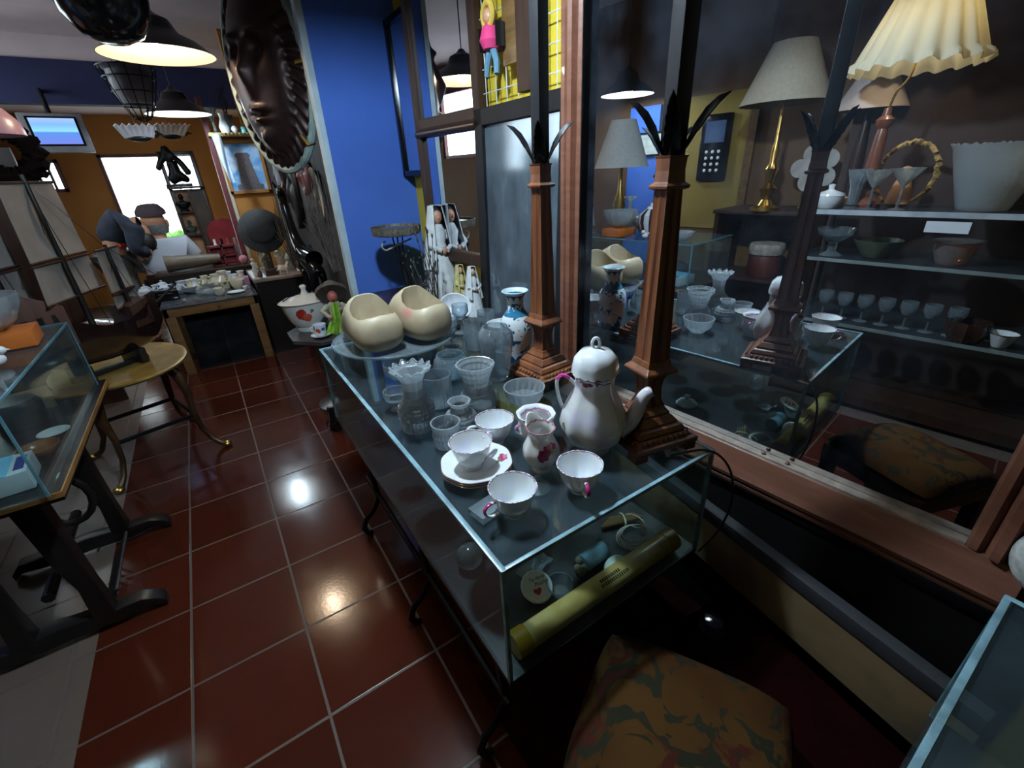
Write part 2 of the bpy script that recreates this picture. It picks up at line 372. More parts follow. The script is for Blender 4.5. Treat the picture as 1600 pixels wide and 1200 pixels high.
# outdoors: a bare tree, a fence and a shrub in daylight
m, nt, b = nm('pale_bark'); setp(b, color=(.55, .52, .55), rough=.9); M['bark'] = m
M['leaf'] = plain('leaf', (.12, .35, .05), .7, 0, .5, 20)
tr = MB(); rr = random.Random(3)
def branch(p, d, l, r, n):
    q = p+d*l; tr.tube([p, p+d*l*.5+Vector((rr.uniform(-.05, .05), 0, rr.uniform(-.03, .05)))*l, q], [r, r*.8, r*.6], 6)
    if n:
        for k in range(3): branch(q, (d+Vector((rr.uniform(-.9, .9), rr.uniform(-.5, .5), rr.uniform(-.1, .6)))).normalized(), l*.72, r*.6, n-1)
branch(Vector((.05, 9.2, -.2)), Vector((.05, 0, 1)), .95, .05, 4)
tag(tr.build('bare_tree', M['bark']), 'pale bare tree outside the bright far window', 'tree')
fe = MB()
for k in range(14): fe.tube([(-1.2+k*.085, 8.4, 0), (-1.2+k*.085, 8.4, 1.38)], .012, 6)
fe.span((-1.3, 8.39, 1.3), (.0, 8.41, 1.33)); fe.span((-1.3, 8.39, .8), (.0, 8.41, .83))
tag(fe.build('bar_fence', M['bark']), 'pale upright bar fence outside the bright far window', 'fence')
sh = MB(); rr = random.Random(5)
for k in range(60):
    c = Vector((.02+rr.uniform(-.3, .3), 8.0+rr.uniform(-.2, .2), .3+rr.uniform(0, .42))); sh.ball(c, rr.uniform(.05, .1), 8, 5)
for k in range(5): sh.tube([(.02+.05*(k-2), 8., -.02), (.02+.1*(k-2), 8., .5)], .012, 6)
tag(sh.build('green_shrub', M['leaf']), 'green shrub outside the window behind the man in white', 'shrub')
structure(MB().span((-9, -3, -.1), (XL-.1, YF+.1, -.02)), 'floor_side_outside', plain('paving_side', (.5, .5, .5), .9), smooth=False)  # unseen bright ground added to bounce daylight up through the added window
structure(MB().span((-9, YF+.1, -.1), (8, 30, -.02)), 'floor_outside', plain('paving', (.5, .5, .5), .9), smooth=False)
w = bpy.data.worlds.new('sky'); SC.world = w; w.use_nodes = True
w.node_tree.nodes['Background'].inputs[0].default_value = (.93, .93, 1, 1); w.node_tree.nodes['Background'].inputs[1].default_value = 9.
# ================================================================== big mirror, its surroundings
TOP = .78
A4 = rd(4)
mir = thing('standing_mirror', 'huge mirror in a copper-brown wooden frame standing behind the glass case', 'mirror', (1.49, -.7, 0), A4)
# own frame: x = into the wall, y = along the mirror
y0, y1, z0m, z1m = -.50, .575, .665, 2.56
MB().span((0, y0-.02, z0m-.03), (.012, y1+.02, z1m)).build('mirror_glass', M['mirror'], mir, smooth=False)
def rail(name, prof, pts, axis):
    """moulding: profile (out, across) swept along a straight run"""
    mb = MB(); rings = []
    for s in pts:
        rings.append([Vector((-a, s, b)) if axis == 'y' else Vector((-a, b, s)) for a, b in prof])
    mb.loft(rings); return mb.build(name, M['frame_copper'], mir, smooth=True, ang=25)
P_bot = [(-.03, 0), (-.03, -.115), (.035, -.115), (.045, -.105), (.047, -.095), (.040, -.090), (.052, -.083), (.055, -.072), (.050, -.064), (.034, -.012), (.030, -.004), (.024, 0), (0, 0)]
rail('bottom_rail', [(a, z0m+b) for a, b in P_bot], (y0-.09, y1+.07), 'y')
P_sti = [(-.03, 0), (0, 0), (.022, 0), (.03, .005), (.033, .018), (.024, .028), (.04, .036), (.043, .05), (.028, .058), (.038, .066), (.034, .085), (-.03, .085)]
rail('left_stile', [(a, y1+b) for a, b in P_sti], (z0m-.1, 2.58), 'z')
rail('right_stile', [(a, y0-b) for a, b in P_sti], (z0m-.0, 2.58), 'z')
lip = MB(); lip.span((-.026, y0, z0m-.02), (-.001, y1, z0m+.004)); lip.build('inner_ledge', plain('ledge', (.34, .27, .22), .4, 0, .3, 30), mir, smooth=False)
for k, yy in enumerate((-.10, -.16)):
    MB().ball((-.014, yy, z0m+.006), (.006, .006, .005), 10, 6).build('knob', M['frame_copper'], mir)
MB().span((-.03, y1+.0, z0m), (.0, y1+.003, 2.56)).build('dark_bevel', M['black_gloss'], mir, smooth=False)

sb = thing('low_dresser', 'black low dresser below the big mirror rail', 'dresser', (1.47, -.75, 0), rd(2))
MB().span((.0, -.75, .0), (.05, .80, .55)).build('body', M['black_wood'], sb, smooth=False)
MB().span((-.008, -.75, .53), (.05, .80, .56)).build('top', M['black_gloss'], sb, bevel=.004)
pb = thing('painted_board', 'beige painted landscape board with grey edge leaning below the mirror', 'picture', (1.35, -.92, .31), rd(-8))
m, nt, b = nm('landscape'); setp(b, rough=.6)
n1 = noise(nt, 2.2, 5, None, .6, .6); n2 = noise(nt, 7, 5)
c1 = ramp(nt, n1, [(.35, (.20, .14, .07)), (.5, (.15, .10, .05)), (.62, (.05, .05, .03)), (.75, (.17, .12, .07))])
L(nt, mixc(nt, math_(nt, 'MULTIPLY', n2, .5), c1, (.18, .11, .05)), b.inputs['Base Color'])
pb_c = MB().span((0, -.42, .0), (.018, .62, .145)).build('canvas', m, pb, smooth=False)
MB().span((-.004, -.42, .145), (.03, .62, .185)).build('grey_edge', plain('grey_edge', (.02, .021, .025), .7), pb, bevel=.005)
bench = thing('draped_bench', 'low bench under a dark red cloth below the painted board', 'bench', (1.25, -.92, 0), rd(-8))
bm_ = MB(); bm_.span((-.10, -.45, .012), (.085, .08, .29)); bm_.build('red_drape', plain('dark_red_cloth', (.010, .0014, .0018), 1., 0, .3, 16, spec=.02), bench, bevel=.02)
MB().span((-.08, -.40, 0), (.06, .06, .012)).build('plinth', M['black_wood'], bench, smooth=False)

# ------------------------------------------------------------------ glass case (a pair: this one and its neighbour beside the camera)
def glass_case(name, label, x0, x1, ya, yb, rz=0.):
    g = thing(name, label, 'display case', (0, 0, 0))
    zb, zt, t = .475, TOP, .006
    MB().span((x0, ya, zt-t), (x1, yb, zt)).build('glass_top', M['pane_top'], g, smooth=False, bevel=.001)
    MB().span((x0, ya, zb), (x0+t, yb, zt-t)).build('side_pane', M['pane'], g, smooth=False)
    MB().span((x1-t, ya, zb), (x1, yb, zt-t)).build('side_pane', M['pane'], g, smooth=False)
    MB().span((x0+t, ya, zb), (x1-t, ya+t, zt-t)).build('end_pane', M['pane'], g, smooth=False)
    MB().span((x0+t, yb-t, zb), (x1-t, yb, zt-t)).build('end_pane', M['pane'], g, smooth=False)
    e = MB(); w = .007
    for xx in (x0, x1): e.span((xx-.0015, ya, zt-w), (xx+.0015, yb, zt+.0005))
    for xx in (x0+.004, x1-.004): e.span((xx-.005, ya, zt), (xx+.005, yb, zt+.0012))
    for yy in (ya+.003, yb-.003): e.span((x0, yy-.004, zt), (x1, yy+.004, zt+.001)); e.span((x0, yy-.0045, zt-w), (x1, yy+.0045, zt))
    e.build('edge_joint', M['glass_edge_bright'], g, bevel=.0005)
    for xx in (x0+.003, x1-.003):
        for yy in (ya+.003, yb-.003): MB().span((xx-.004, yy-.004, zb), (xx+.004, yy+.004, zt-.006)).build('corner_joint', M['glass_edge'], g, smooth=False)
    MB().span((x0, ya, zb-.012), (x1, yb, zb)).build('base_board', plain('case_floor', (.02, .022, .024), .35), g, smooth=False)
    return g
CX0, CX1, CY0, CY1 = .663, 1.246, -.797, .525
gc = glass_case('glass_case', 'long glass display case crowded with crystal and teacups', CX0, CX1, CY0, CY1)
gc2 = glass_case('glass_case', 'empty-topped glass display case at the lower right edge of the photo', .665, 1.245, -2.4, -1.275)
def iron_stand(label, x0, x1, ya, yb, feet, loop=True):
    g = thing('iron_stand', label, 'stand', ((x0+x1)/2, (ya+yb)/2, 0)); cx, cy = (x0+x1)/2, (ya+yb)/2
    f = MB(); z = .449
    f.tube([(x0+.03-cx, ya+.05-cy, z), (x1-.03-cx, ya+.05-cy, z), (x1-.03-cx, yb-.05-cy, z), (x0+.03-cx, yb-.05-cy, z)], .0135, 8, True)
    f.tube([(x0+.05-cx, ya+.1-cy, .2), (x0+.05-cx, yb-.1-cy, .2)], .01); f.tube([(x1-.05-cx, ya+.1-cy, .2), (x1-.05-cx, yb-.1-cy, .2)], .01)
    f.build('frame', M['black_metal'], g)
    for yy in feet:
        for s, xx in ((-1, x0+.05), (1, x1-.05)):
            p = [(xx-cx, yy-cy, z), (xx-cx+s*.004, yy-cy, .30), (xx-cx-s*.004, yy-cy, .17), (xx-cx+s*.028, yy-cy, .115), (xx-cx+s*.066, yy-cy, .085), (xx-cx+s*.082, yy-cy, .045), (xx-cx+s*.072, yy-cy, .014), (xx-cx+s*.05, yy-cy, .0105)]
            q = []
            for a, b_ in zip(p, p[1:]):
                for k in range(3): q.append(tuple(a[i]+(b_[i]-a[i])*k/3 for i in range(3)))
            q.append(p[-1])
            MB().tube(q, .0105, 8).build('leg', M['black_metal'], g)
    return g
iron_stand('black iron stand with curled feet under the long glass case', CX0, CX1, CY0, CY1, (-.67, -.21, .30))
iron_stand('black iron stand under the glass case at the lower right edge', .665, 1.245, -2.4, -1.275, (-2.2, -1.45))

# ------------------------------------------------------------------ tapering bronze column lamps
def col_lamp(label, x, y, rz, flip=0):
    g = thing('column_lamp', label, 'lamp', (x, y, TOP), rz)
    b = MB()
    def sq(w, z): return [(a*w*(1), c*w, z) for a, c in ((-1, -1), (1, -1), (1, 1), (-1, 1))]
    for a in (-1, 1):
        for c in (-1, 1): b.box((a*.066, c*.066, .011), (.032, .032, .022))
    b.loft([sq(.082, .018), sq(.084, .022), sq(.084, .032), sq(.078, .034)]); b.loft([sq(.077, .033), sq(.066, .044)]); b.loft([sq(.062, .044), sq(.064, .048), sq(.058, .058), sq(.05, .061)])
    b.loft([sq(.05, .06), sq(.05, .066), sq(.04, .078), sq(.037, .08)]); b.loft([sq(.036, .079), sq(.036, .085), sq(.028, .096), sq(.027, .1)])
    base_ = b.build('base', M['lamp_bronze'], g, smooth=False, bevel=.0015)
    bead = MB()
    for k in range(9):
        for s in (-1, 1):
            for p in ((-.056+k*.014, s*.072), (s*.072, -.056+k*.014)): bead.ball((p[0], p[1], .0385), (.0055, .0055, .006), 8, 5)
    bead.build('bead_border', M['lamp_bronze'], base_)
    sh = MB()
    def ring(w, z, d=.16):            # fluted square section
        out = []
        for i in range(4):
            a = pi/4+i*pi/2; c0 = Vector((cos(a), sin(a)))*w*1.414; a2 = a+pi/2; c1 = Vector((cos(a2), sin(a2)))*w*1.414
            nrm = -(c0+c1).normalized()
            for k in range(8):
                u = k/8; p = c0+(c1-c0)*u
                dd = d*w*(1 if .12 < u < .38 or .62 < u < .88 else .0)
                p = p+nrm*dd; out.append((p.x, p.y, z))
        return out
    sh.loft([ring(.027, .099), ring(.021, .115), ring(.0195, .14), ring(.022, .165), ring(.030, .18, .0)])
    sh.build('lower_shaft', M['lamp_bronze'], g, ang=30)
    c = MB(); c.loft([sq(.030, .179), sq(.040, .182), sq(.042, .187), sq(.040, .191), sq(.031, .20), sq(.028, .212)]); c.build('collar', M['lamp_bronze'], g, smooth=False, bevel=.001)
    s2 = MB(); s2.loft([ring(.027, .209, .05), ring(.026, .222), ring(.0215, .40), ring(.018, .54), ring(.018, .555, .0)]); s2.build('fluted_shaft', M['lamp_bronze'], g, ang=30)
    c = MB(); c.loft([sq(.018, .552), sq(.026, .555), sq(.027, .56), sq(.020, .566), sq(.0185, .585), sq(.0195, .605), sq(.022, .61)]); c.build('capital', M['lamp_bronze'], g, smooth=False, bevel=.001)
    lf = []
    for k in range(4):
        a = k*pi/2+pi/4*flip; mb = MB(); pth = [(.012, .605), (.021, .63), (.032, .658), (.048, .682), (.066, .697), (.084, .702)]; wd = [.013, .019, .018, .015, .010, .001]
        def fn(u, v, a=a, pth=pth, wd=wd):
            i = min(int(u*5), 4); f = u*5-i; r = pth[i][0]*(1-f)+pth[i+1][0]*f; z = pth[i][1]*(1-f)+pth[i+1][1]*f; w = (wd[i]*(1-f)+wd[i+1]*f)*(v-.5)*2
            w *= (1+.18*(int(u*15) % 2))*.75; ww = wd[i]*(1-f)+wd[i+1]*f; z -= abs(v-.5)*min(1, u*2)*ww*1.9; r += abs(v-.5)*ww*.5*min(1, u*2)
            return (r*cos(a)-w*sin(a), r*sin(a)+w*cos(a), z)
        mb.sheet(fn, 15, 4, .0015); mb.build('leaf', M['black_metal'], g)
    tb = MB(); tb.loft([sq(.0165, .60), sq(.0165, 1.75)]); tb.build('black_tube', M['black_satin'], g, bevel=.003)
    return g
col_lamp('bronze column lamp beside the Chinese vase, farther of the two', 1.185, -.235, rd(4), 1)
col_lamp('bronze column lamp behind the coffee pot, nearer of the two', 1.155, -.668, rd(-12), 1)
# cord of the near lamp
cdm = MB(); pts = [onz(1048, 712, TOP+.004), (1.215, -.78, TOP+.006), (1.243, -.806, TOP-.0), (1.262, -.84, .74), (1.275, -.85, .64), (1.262, -.835, .545), (1.225, -.815, .49)]
q = []
for i in range(len(pts)-1):
    a, b_ = Vector(pts[i]), Vector(pts[i+1])
    for k in range(4): q.append(a.lerp(b_, k/4))
q.append(Vector(pts[-1]))
for _ in range(4): q = [q[0]]+[(q[i-1]+q[i]*2+q[i+1])/4 for i in range(1, len(q)-1)]+[q[-1]]
tag(cdm.tube(q, .0028, 6).build('lamp_cord', M['black_wood']), 'dark lamp cord hanging over the front corner of the glass case', 'cord')
tg = MB(); p = onz(1050, 706, TOP+.003); tg.add([(p.x-.025, p.y-.005, TOP+.002), (p.x+.02, p.y-.03, TOP+.003), (p.x+.03, p.y+.01, TOP+.02), (p.x-.02, p.y+.02, TOP+.02)], [(0, 1, 2, 3)])
tag(tg.build('price_tag', M['glass_dull']), 'clear plastic tag sticking out from under the near bronze lamp', 'tag')

# ------------------------------------------------------------------ things on the case
def on(x, y, dz=0): p = onz(x, y, TOP); return (p.x, p.y, TOP+.0012+dz)
def vessel(outer, th=.003, base=.005, inner_top=None):
    """closed wall profile from an outer profile (bottom centre first)"""
    inn = [(max(r-th, .0005), max(z, base)) for r, z in outer[::-1] if r > th]
    return [(0, outer[0][1])]+[p for p in outer if p[0] > 0]+[p for p in inn if p[1] > base-1e-6]+[(0, base)]
def single(name, label, cat, mb, mat, loc, rz=0., group=None, **k):
    return tag(mb.build(name, mat, None, loc, rz, **k), label, cat, group)

# cake stand
ck = thing('cake_stand', 'round glass cake stand carrying the wooden clogs', 'cake stand', (.887, .262, TOP+.0012))
MB().lathe([(0, .06), (.19, .063), (.213, .066), (.218, .072), (.214, .076), (.20, .072), (0, .07)], 64).build('plate', pane('pane_plate', (.82, .9, .92), .16, (.5, .58, .62)), ck)
MB().lathe([(0, 0), (.06, 0), (.062, .004), (.05, .012), (.03, .03), (.028, .045), (.045, .06), (0, .0605)], 40).build('foot', M['glass_dull'], ck)
MB().tube([(.2165*cos(i*2*pi/64), .2165*sin(i*2*pi/64), .073) for i in range(64)], .003, 6, True).build('rim', M['glass'], ck)
# clogs: heel ends toward the viewer
def clog(label, x, y, rz, matc, mirror=1):
    g = thing('wooden_clog', label, 'clog', (x, y, TOP+.0782), rz, 'wooden clogs on the cake stand'); g.scale = (.93, .95, .91)
    st = [(0.0, .022, .095, .055), (.004, .044, .118, .03), (.014, .065, .134, .012), (.032, .079, .142, .003), (.06, .086, .150, .0), (.09, .088, .160, .0), (.13, .086, .180, .0), (.155, .083, .190, .0), (.20, .076, .165, .0), (.25, .066, .115, .002), (.30, .052, .076, .012), (.34, .032, .060, .026), (.36, .008, .052, .040)]
    nr = 28; outer = []; 
    for (s, w, h, b) in st:
        r = []
        for i in range(nr):
            a = 2*pi*i/nr; cx_, sx_ = cos(a), sin(a)
            xx = w*math.copysign(abs(cx_)**.75, cx_); zz = (h+b)/2+(h-b)/2*math.copysign(abs(sx_)**.8, sx_)
            r.append((xx*(1+.08*(1-zz/.1)), s, zz))
        outer.append(r)
    mb = MB(); mb.loft(outer); o = mb.build('body', matc, g, ang=60)
    # hollow: subtract an egg-shaped opening
    cutb = MB(); cr_ = [(.022, .034, .118, .29), (.034, .055, .085, .29), (.055, .067, .05, .29), (.09, .072, .03, .29), (.12, .067, .03, .29), (.138, .053, .036, .29), (.15, .030, .05, .29)]
    rings = []
    for s, w, b, h in cr_:
        rings.append([(w*math.copysign(abs(cos(2*pi*i/20))**.7, cos(2*pi*i/20)), s, (h+b)/2+(h-b)/2*math.copysign(abs(sin(2*pi*i/20))**.55, sin(2*pi*i/20))) for i in range(20)])
    cutb.loft(rings); c = cutb.build('cutter', matc, g); bpy.context.view_layer.update()
    md = o.modifiers.new('b', 'BOOLEAN'); md.object = c; md.operation = 'DIFFERENCE'; md.solver = 'EXACT'
    dg = bpy.context.evaluated_depsgraph_get(); me = bpy.data.meshes.new_from_object(o.evaluated_get(dg)); o.modifiers.clear(); o.data = me; me.set_sharp_from_angle(angle=rd(35))
    bpy.data.objects.remove(c); return g
mc = painted('clog_wood', (.66, .56, .40), (), (), .45, .1); m2, nt, b = nm('clog_wood_bare'); 
setp(b, rough=.5, coat=.15); n = noise(nt, 7, 4, None, .6, .5)
L(nt, ramp(nt, n, [(.3, (.40, .31, .19)), (.55, (.47, .39, .265)), (.8, (.35, .26, .15))]), b.inputs['Base Color'])
m3, nt, b = nm('clog_wood_pink'); setp(b, rough=.5, coat=.15); c = coords(nt); n = noise(nt, 7, 4, c)
base = ramp(nt, n, [(.3, (.38, .29, .18)), (.55, (.46, .38, .255)), (.8, (.33, .25, .14))])
d = N(nt, 'ShaderNodeVectorMath', operation='DISTANCE'); L(nt, c, d.inputs[0]); d.inputs[1].default_value = (-.092, .08, .125)
L(nt, mixc(nt, ramp(nt, d.outputs['Value'], [(.015, (.75, .75, .75)), (.040, (0, 0, 0))]), base, (.50, .18, .17)), b.inputs['Base Color'])
clog('left pale wooden clog with its heel toward the viewer', .803, .088, rd(4), m2)
clog('right pale wooden clog with a pink patch on its side', .992, .083, rd(14), m3)

# crystal and plain glass
def scal(n, a, z0): return lambda t, z, r: ((1+.05*cos(n*t)*(z > z0*.97)), (a*cos(n*t) if z > z0-.002 else 0))
v = MB().lathe(fine(vessel([(0, 0), (.040, 0), (.042, .006), (.044, .028), (.041, .033), (.047, .038), (.047, .058), (.043, .068), (.032, .080), (.0255, .095), (.0245, .115), (.028, .14), (.038, .16), (.050, .168), (.050, .172)], .005, .012), 5), 96, lambda t, z, r: ((1+(.03*cos(24*t) if z < .034 else .05*sin(10*t+z*280)*sin(10*t-z*280) if z < .07 else .03*cos(8*t)) + (.06*cos(12*t) if z > .162 else 0)), (.004*cos(12*t) if z > .162 else 0)))
single('crystal_vase', 'cut crystal vase with scalloped flaring rim at the case edge', 'vase', v, M['glass_cut'], on(655, 668), smooth=False)
v = MB().lathe(fine(vessel([(0, 0), (.034, 0), (.037, .003), (.040, .05), (.043, .095)], .0035, .01), 5), 72, lambda t, z, r: 1+(.02*cos(24*t) if z < .055 else 0))
single('tumbler', 'ribbed glass tumbler behind the scalloped crystal vase', 'glass', v, M['glass'], on(687, 632))
v = MB().lathe(vessel([(0, 0), (.018, 0), (.02, .004), (.036, .02), (.043, .04), (.040, .055)], .002, .006), 40)
single('glass_bowl', 'small round clear bowl left of the scalloped crystal vase', 'bowl', v, M['glass'], on(622, 592))
v = MB().lathe(vessel([(0, 0), (.02, 0), (.02, .003), (.006, .01), (.005, .03), (.03, .035), (.034, .05), (.033, .06)], .002, .036), 32)
single('dessert_glass', 'short stemmed glass standing at the left rim below the clear bowl', 'glass', v, M['glass'], on(622, 640))
v = MB().lathe(vessel([(0, 0), (.03, 0), (.05, .015), (.058, .04), (.052, .065), (.042, .078), (.043, .082)], .003, .006), 40)
single('fish_bowl', 'blue-tinted round glass bowl behind the tumbler', 'bowl', v, M['glass_blue'], on(707, 590))
v = MB().lathe(fine(vessel([(0, 0), (.045, 0), (.049, .01), (.050, .035), (.043, .054), (.033, .064), (.032, .074), (.038, .10), (.050, .13), (.052, .136)], .005, .012), 5), 96, lambda t, z, r: 1+(.05*sin(9*t+z*190)*sin(9*t-z*190) if z > .074 else .02*cos(12*t)))
single('flared_vase', 'flaring cut glass vase on a wide round foot in front of the tall vase', 'vase', v, M['glass_cut'], on(748, 638), smooth=False)
v = MB().lathe(vessel([(0, 0), (.034, 0), (.037, .005), (.040, .03), (.050, .09), (.056, .13), (.052, .155), (.040, .168), (.039, .172)], .003, .014), 48, lambda t, z, r: 1+(.03*cos(9*t+z*25) if .02 < z < .12 else 0))
single('tall_vase', 'tall clear glass vase with narrowed shoulder left of the Chinese vase', 'vase', v, M['glass'], on(778, 590))
v = MB().lathe(vessel([(0, 0), (.030, 0), (.034, .004), (.038, .05), (.036, .09), (.034, .095), (.036, .11)], .003, .008), 40, flute(20, .01))
single('glass_jar', 'wide clear glass jar behind the tall vase', 'jar', v, M['glass'], on(742, 545))
v = MB().lathe(vessel([(0, 0), (.025, 0), (.03, .006), (.048, .025), (.056, .05), (.058, .056)], .004, .008), 64, flute(16, .05, .008, .05))
single('crystal_bowl', 'cut crystal bowl behind the open sugar bowl', 'bowl', v, M['glass_cut'], on(820, 632), smooth=False)
v = MB().lathe(fine(vessel([(0, 0), (.030, 0), (.040, .008), (.044, .03), (.038, .048), (.024, .06), (.022, .072), (.029, .085)], .004, .008), 5), 72, lambda t, z, r: 1+(.05*sin(8*t+z*240)*sin(8*t-z*240) if z < .055 else .03*cos(16*t)))
single('crystal_jar', 'squat cut crystal pot between the scalloped vase and cups', 'jar', v, M['glass_cut'], on(722, 672), smooth=False)
v = MB().lathe(fine(vessel([(0, 0), (.028, 0), (.031, .003), (.034, .05), (.036, .064)], .0035, .01), 5), 72, cut(20, .04, 200, 0, .05))
single('shot_tumbler', 'low ribbed glass left of the cup on saucers', 'glass', v, M['glass_cut'], on(700, 695), smooth=False)
def stem(h, r, cup): return [(0, 0), (r*.85, 0), (r*.85, .002), (.006, .008), (.004, .02), (.004, h-cup), (r*.5, h-cup+.012), (r, h-cup*.4), (r*.93, h)]
for i, (px, py, lb) in enumerate(((706, 540, 'stemmed glass nearest the right clog in the glass cluster'), (722, 520, 'stemmed glass behind the other one next to the right clog'), (762, 532, 'stemmed glass left behind the tall clear vase'))):
    h, r, cu = .12, .034, .065
    v = MB().lathe([(0, 0), (.03, 0), (.03, .002), (.006, .008), (.004, .02), (.004, h-cu), (.02, h-cu+.01), (r, h-.03), (r*.95, h), (r*.95-.002, h), (r-.002, h-.03), (.018, h-cu+.013), (0, h-cu+.006)], 32)
    single('stemmed_glass', lb, 'glass', v, M['glass'], on(px, py), group='stemmed glasses by the clogs')
# porcelain
def handle(mb, pts, r, flat=.7):
    q = [Vector(p) for p in pts]
    for _ in range(2):
        n_ = [q[0]]
        for a, b_ in zip(q, q[1:]): n_ += [a.lerp(b_, .25), a.lerp(b_, .75)]
        n_.append(q[-1]); q = n_
    return mb.tube(q, r, 8, flat=flat)
PK = (.45, .03, .18); MAR = (.22, .05, .09); GRN = (.12, .2, .08)
def flower(c, r, k=1):
    x, y, z = c; return [((x, y, z), r, (.35, .06, .12)), ((x+r*.5, y, z+r*.7), r*.7, (.62, .22, .32)), ((x-r*.8, y, z-r*.5), r*.55, GRN), ((x+r*.8, y, z-r*.4), r*.45, (.55, .4, .12)), ((x-r*.6, y, z+r*.7), r*.5, (.5, .12, .25))]
def teacup(label, loc, rz, deco, hcol=None):
    g = thing('teacup', label, 'cup', loc, rz, 'pearl teacups of the coffee set')
    mt = painted('cup_glaze', (.80, .84, .88), deco, ((.0628, .0645, (.36, .2, .27)),), .1, .6, .0012, 220, 1)
    o_ = [(0, 0), (.020, 0), (.021, .003), (.019, .006), (.027, .012), (.036, .028), (.041, .045), (.0465, .063), (.047, .0645)]
    MB().lathe(vessel(o_, .0022, .008), 48, lambda t, z, r: 1+.012*cos(8*t)*min(1, z/.03)).build('body', mt, g)
    h = MB(); handle(h, [(.041, 0, .052), (.058, 0, .056), (.069, 0, .050), (.068, 0, .036), (.055, 0, .024), (.036, 0, .022)], .0038)
    h.build('handle', painted('handle_glaze', (.78, .8, .8), [((.066, 0, .05), .014, hcol)] if hcol else (), (), .1, .5), g)
    return g
def saucer(label, loc):
    mt = painted('saucer_glaze', (.80, .83, .85), flower((.055, -.02, .012), .012)[:3], (), .08, .6)
    g = thing('saucer', label, 'saucer', loc, 0, 'stacked saucers under the cup')
    MB().lathe([(0, 0), (.03, 0), (.032, .002), (.05, .006), (.076, .0155), (.0785, .017), (.077, .0185), (.05, .0095), (.03, .0055), (0, .005)], 56, lambda t, z, r: 1+.015*cos(8*t)*(r > .05)).build('dish', mt, g)
    MB().tube([((.0780*(1+.015*cos(8*i*2*pi/64)))*cos(i*2*pi/64), (.0780*(1+.015*cos(8*i*2*pi/64)))*sin(i*2*pi/64), .0172) for i in range(64)], .0009, 5, True).build('brown_rim', plain('rim_brown', (.22, .10, .07), .3), g)
    return g
sc_ = on(746, 738)
for k in range(3): saucer(('bottom saucer', 'middle saucer', 'top saucer')[k]+' of the stack beneath the flowered cup', (sc_[0], sc_[1], TOP+.0012+k*.0062))
teacup('flowered teacup standing on the stacked saucers', (sc_[0]-.008, sc_[1]+.004, TOP+.0012+.0124+.0056), rd(18), flower((.012, -.034, .026), .012))
teacup('teacup at the front edge with pink-tipped handle to the left', on(803, 802), rd(188), (), PK)
teacup('teacup right of the creamer with its handle toward the viewer', on(905, 765), rd(-118), (), PK)
teacup('rearmost teacup beside the crystal, its handle hidden behind it', on(775, 690), rd(165), ())
# sugar bowl without its lid
g = thing('sugar_bowl', 'open pearl sugar bowl with scalloped rim behind the creamer', 'sugar bowl', on(838, 690))
o_ = [(0, 0), (.026, 0), (.027, .004), (.024, .008), (.036, .018), (.044, .036), (.042, .056), (.036, .068), (.039, .075), (.046, .080)]
MB().lathe(vessel(o_, .003, .009), 48, lambda t, z, r: 1+.025*cos(8*t)).build('body', painted('sugar_glaze', (.76, .77, .8), flower((-.02, -.038, .05), .012), ((.0755, .0815, (.80, .82, .86)), (.069, .0735, (.4, .2, .3))), .1, .6, .002, 150, 1), g)
for s in (-1, 1):
    h = MB(); handle(h, [(s*.04, 0, .06), (s*.056, 0, .066), (s*.06, 0, .05), (s*.043, 0, .034)], .0035); h.build('handle', painted('sugar_handle', (.74, .72, .76), [((s*.056, 0, .064), .012, (.5, .2, .4))], ()), g)
# creamer
g = thing('creamer', 'small pearl cream jug with pink flower in front of the coffee pot', 'jug', on(846, 732), rd(0))
o_ = [(0, 0), (.022, 0), (.023, .005), (.020, .010), (.033, .022), (.041, .042), (.038, .062), (.028, .082), (.0255, .09), (.029, .102), (.031, .106)]
def spout(t, z, r):
    k = 1+.02*cos(8*t); f = max(0, (z-.082)/.024); s = max(0, cos(t-pi/2))**6
    return (k+f*.35*s, f*.018*s)
MB().lathe(vessel(o_, .0025, .011), 56, spout).build('body', painted('cream_glaze', (.74, .74, .74), flower((-.008, -.036, .068), .011)+[((-.02, -.034, .058), .013, (.3, .03, .1)), ((.01, -.034, .074), .008, (.7, .08, .3))], ((.1035, .1075, (.4, .18, .22)),), .1, .6, .003, 150, 1), g)
h = MB(); handle(h, [(.02, .024, .085), (.045, .035, .09), (.055, .04, .07), (.036, .028, .045)], .0035); h.build('handle', M['white_china'], g)
# coffee pot
g = thing('coffee_pot', 'tall pearl coffee pot with domed lid in front of the near bronze lamp', 'coffee pot', on(925, 700), rd(-42))
o_ = [(0, 0), (.040, 0), (.041, .008), (.036, .014), (.054, .024), (.070, .048), (.075, .073), (.068, .105), (.053, .138), (.043, .16), (.042, .178), (.046, .190), (.048, .194)]
MB().lathe(vessel(o_, .003, .016), 64, lambda t, z, r: 1+.032*cos(8*t)*(z > .02)*(z < .185)).build('body', painted('pot_glaze', (.74, .75, .77), flower((-.055, -.03, .08), .014)[1:3], ((.1845, .1915, (.18, .02, .07)),), .09, .7, .012, 60, 1), g)
lid_ = MB().lathe([(0, .193), (.048, .193), (.051, .196), (.050, .2), (.0495, .212), (.045, .231), (.033, .245), (.014, .250), (.008, .252), (0, .252)], 48, lambda t, z, r: 1+.015*cos(8*t)).build('lid', painted('lid_glaze', (.80, .83, .85), (), ((.1925, .1965, (.16, .02, .06)),), .08, .7, .004, 80), g)
h = MB(); handle(h, [(-.004, 0, .249), (-.010, 0, .262), (-.003, 0, .276), (.007, 0, .270), (.008, 0, .256), (.003, 0, .249)], .0036, 1); h.build('knob', M['white_china'], lid_)
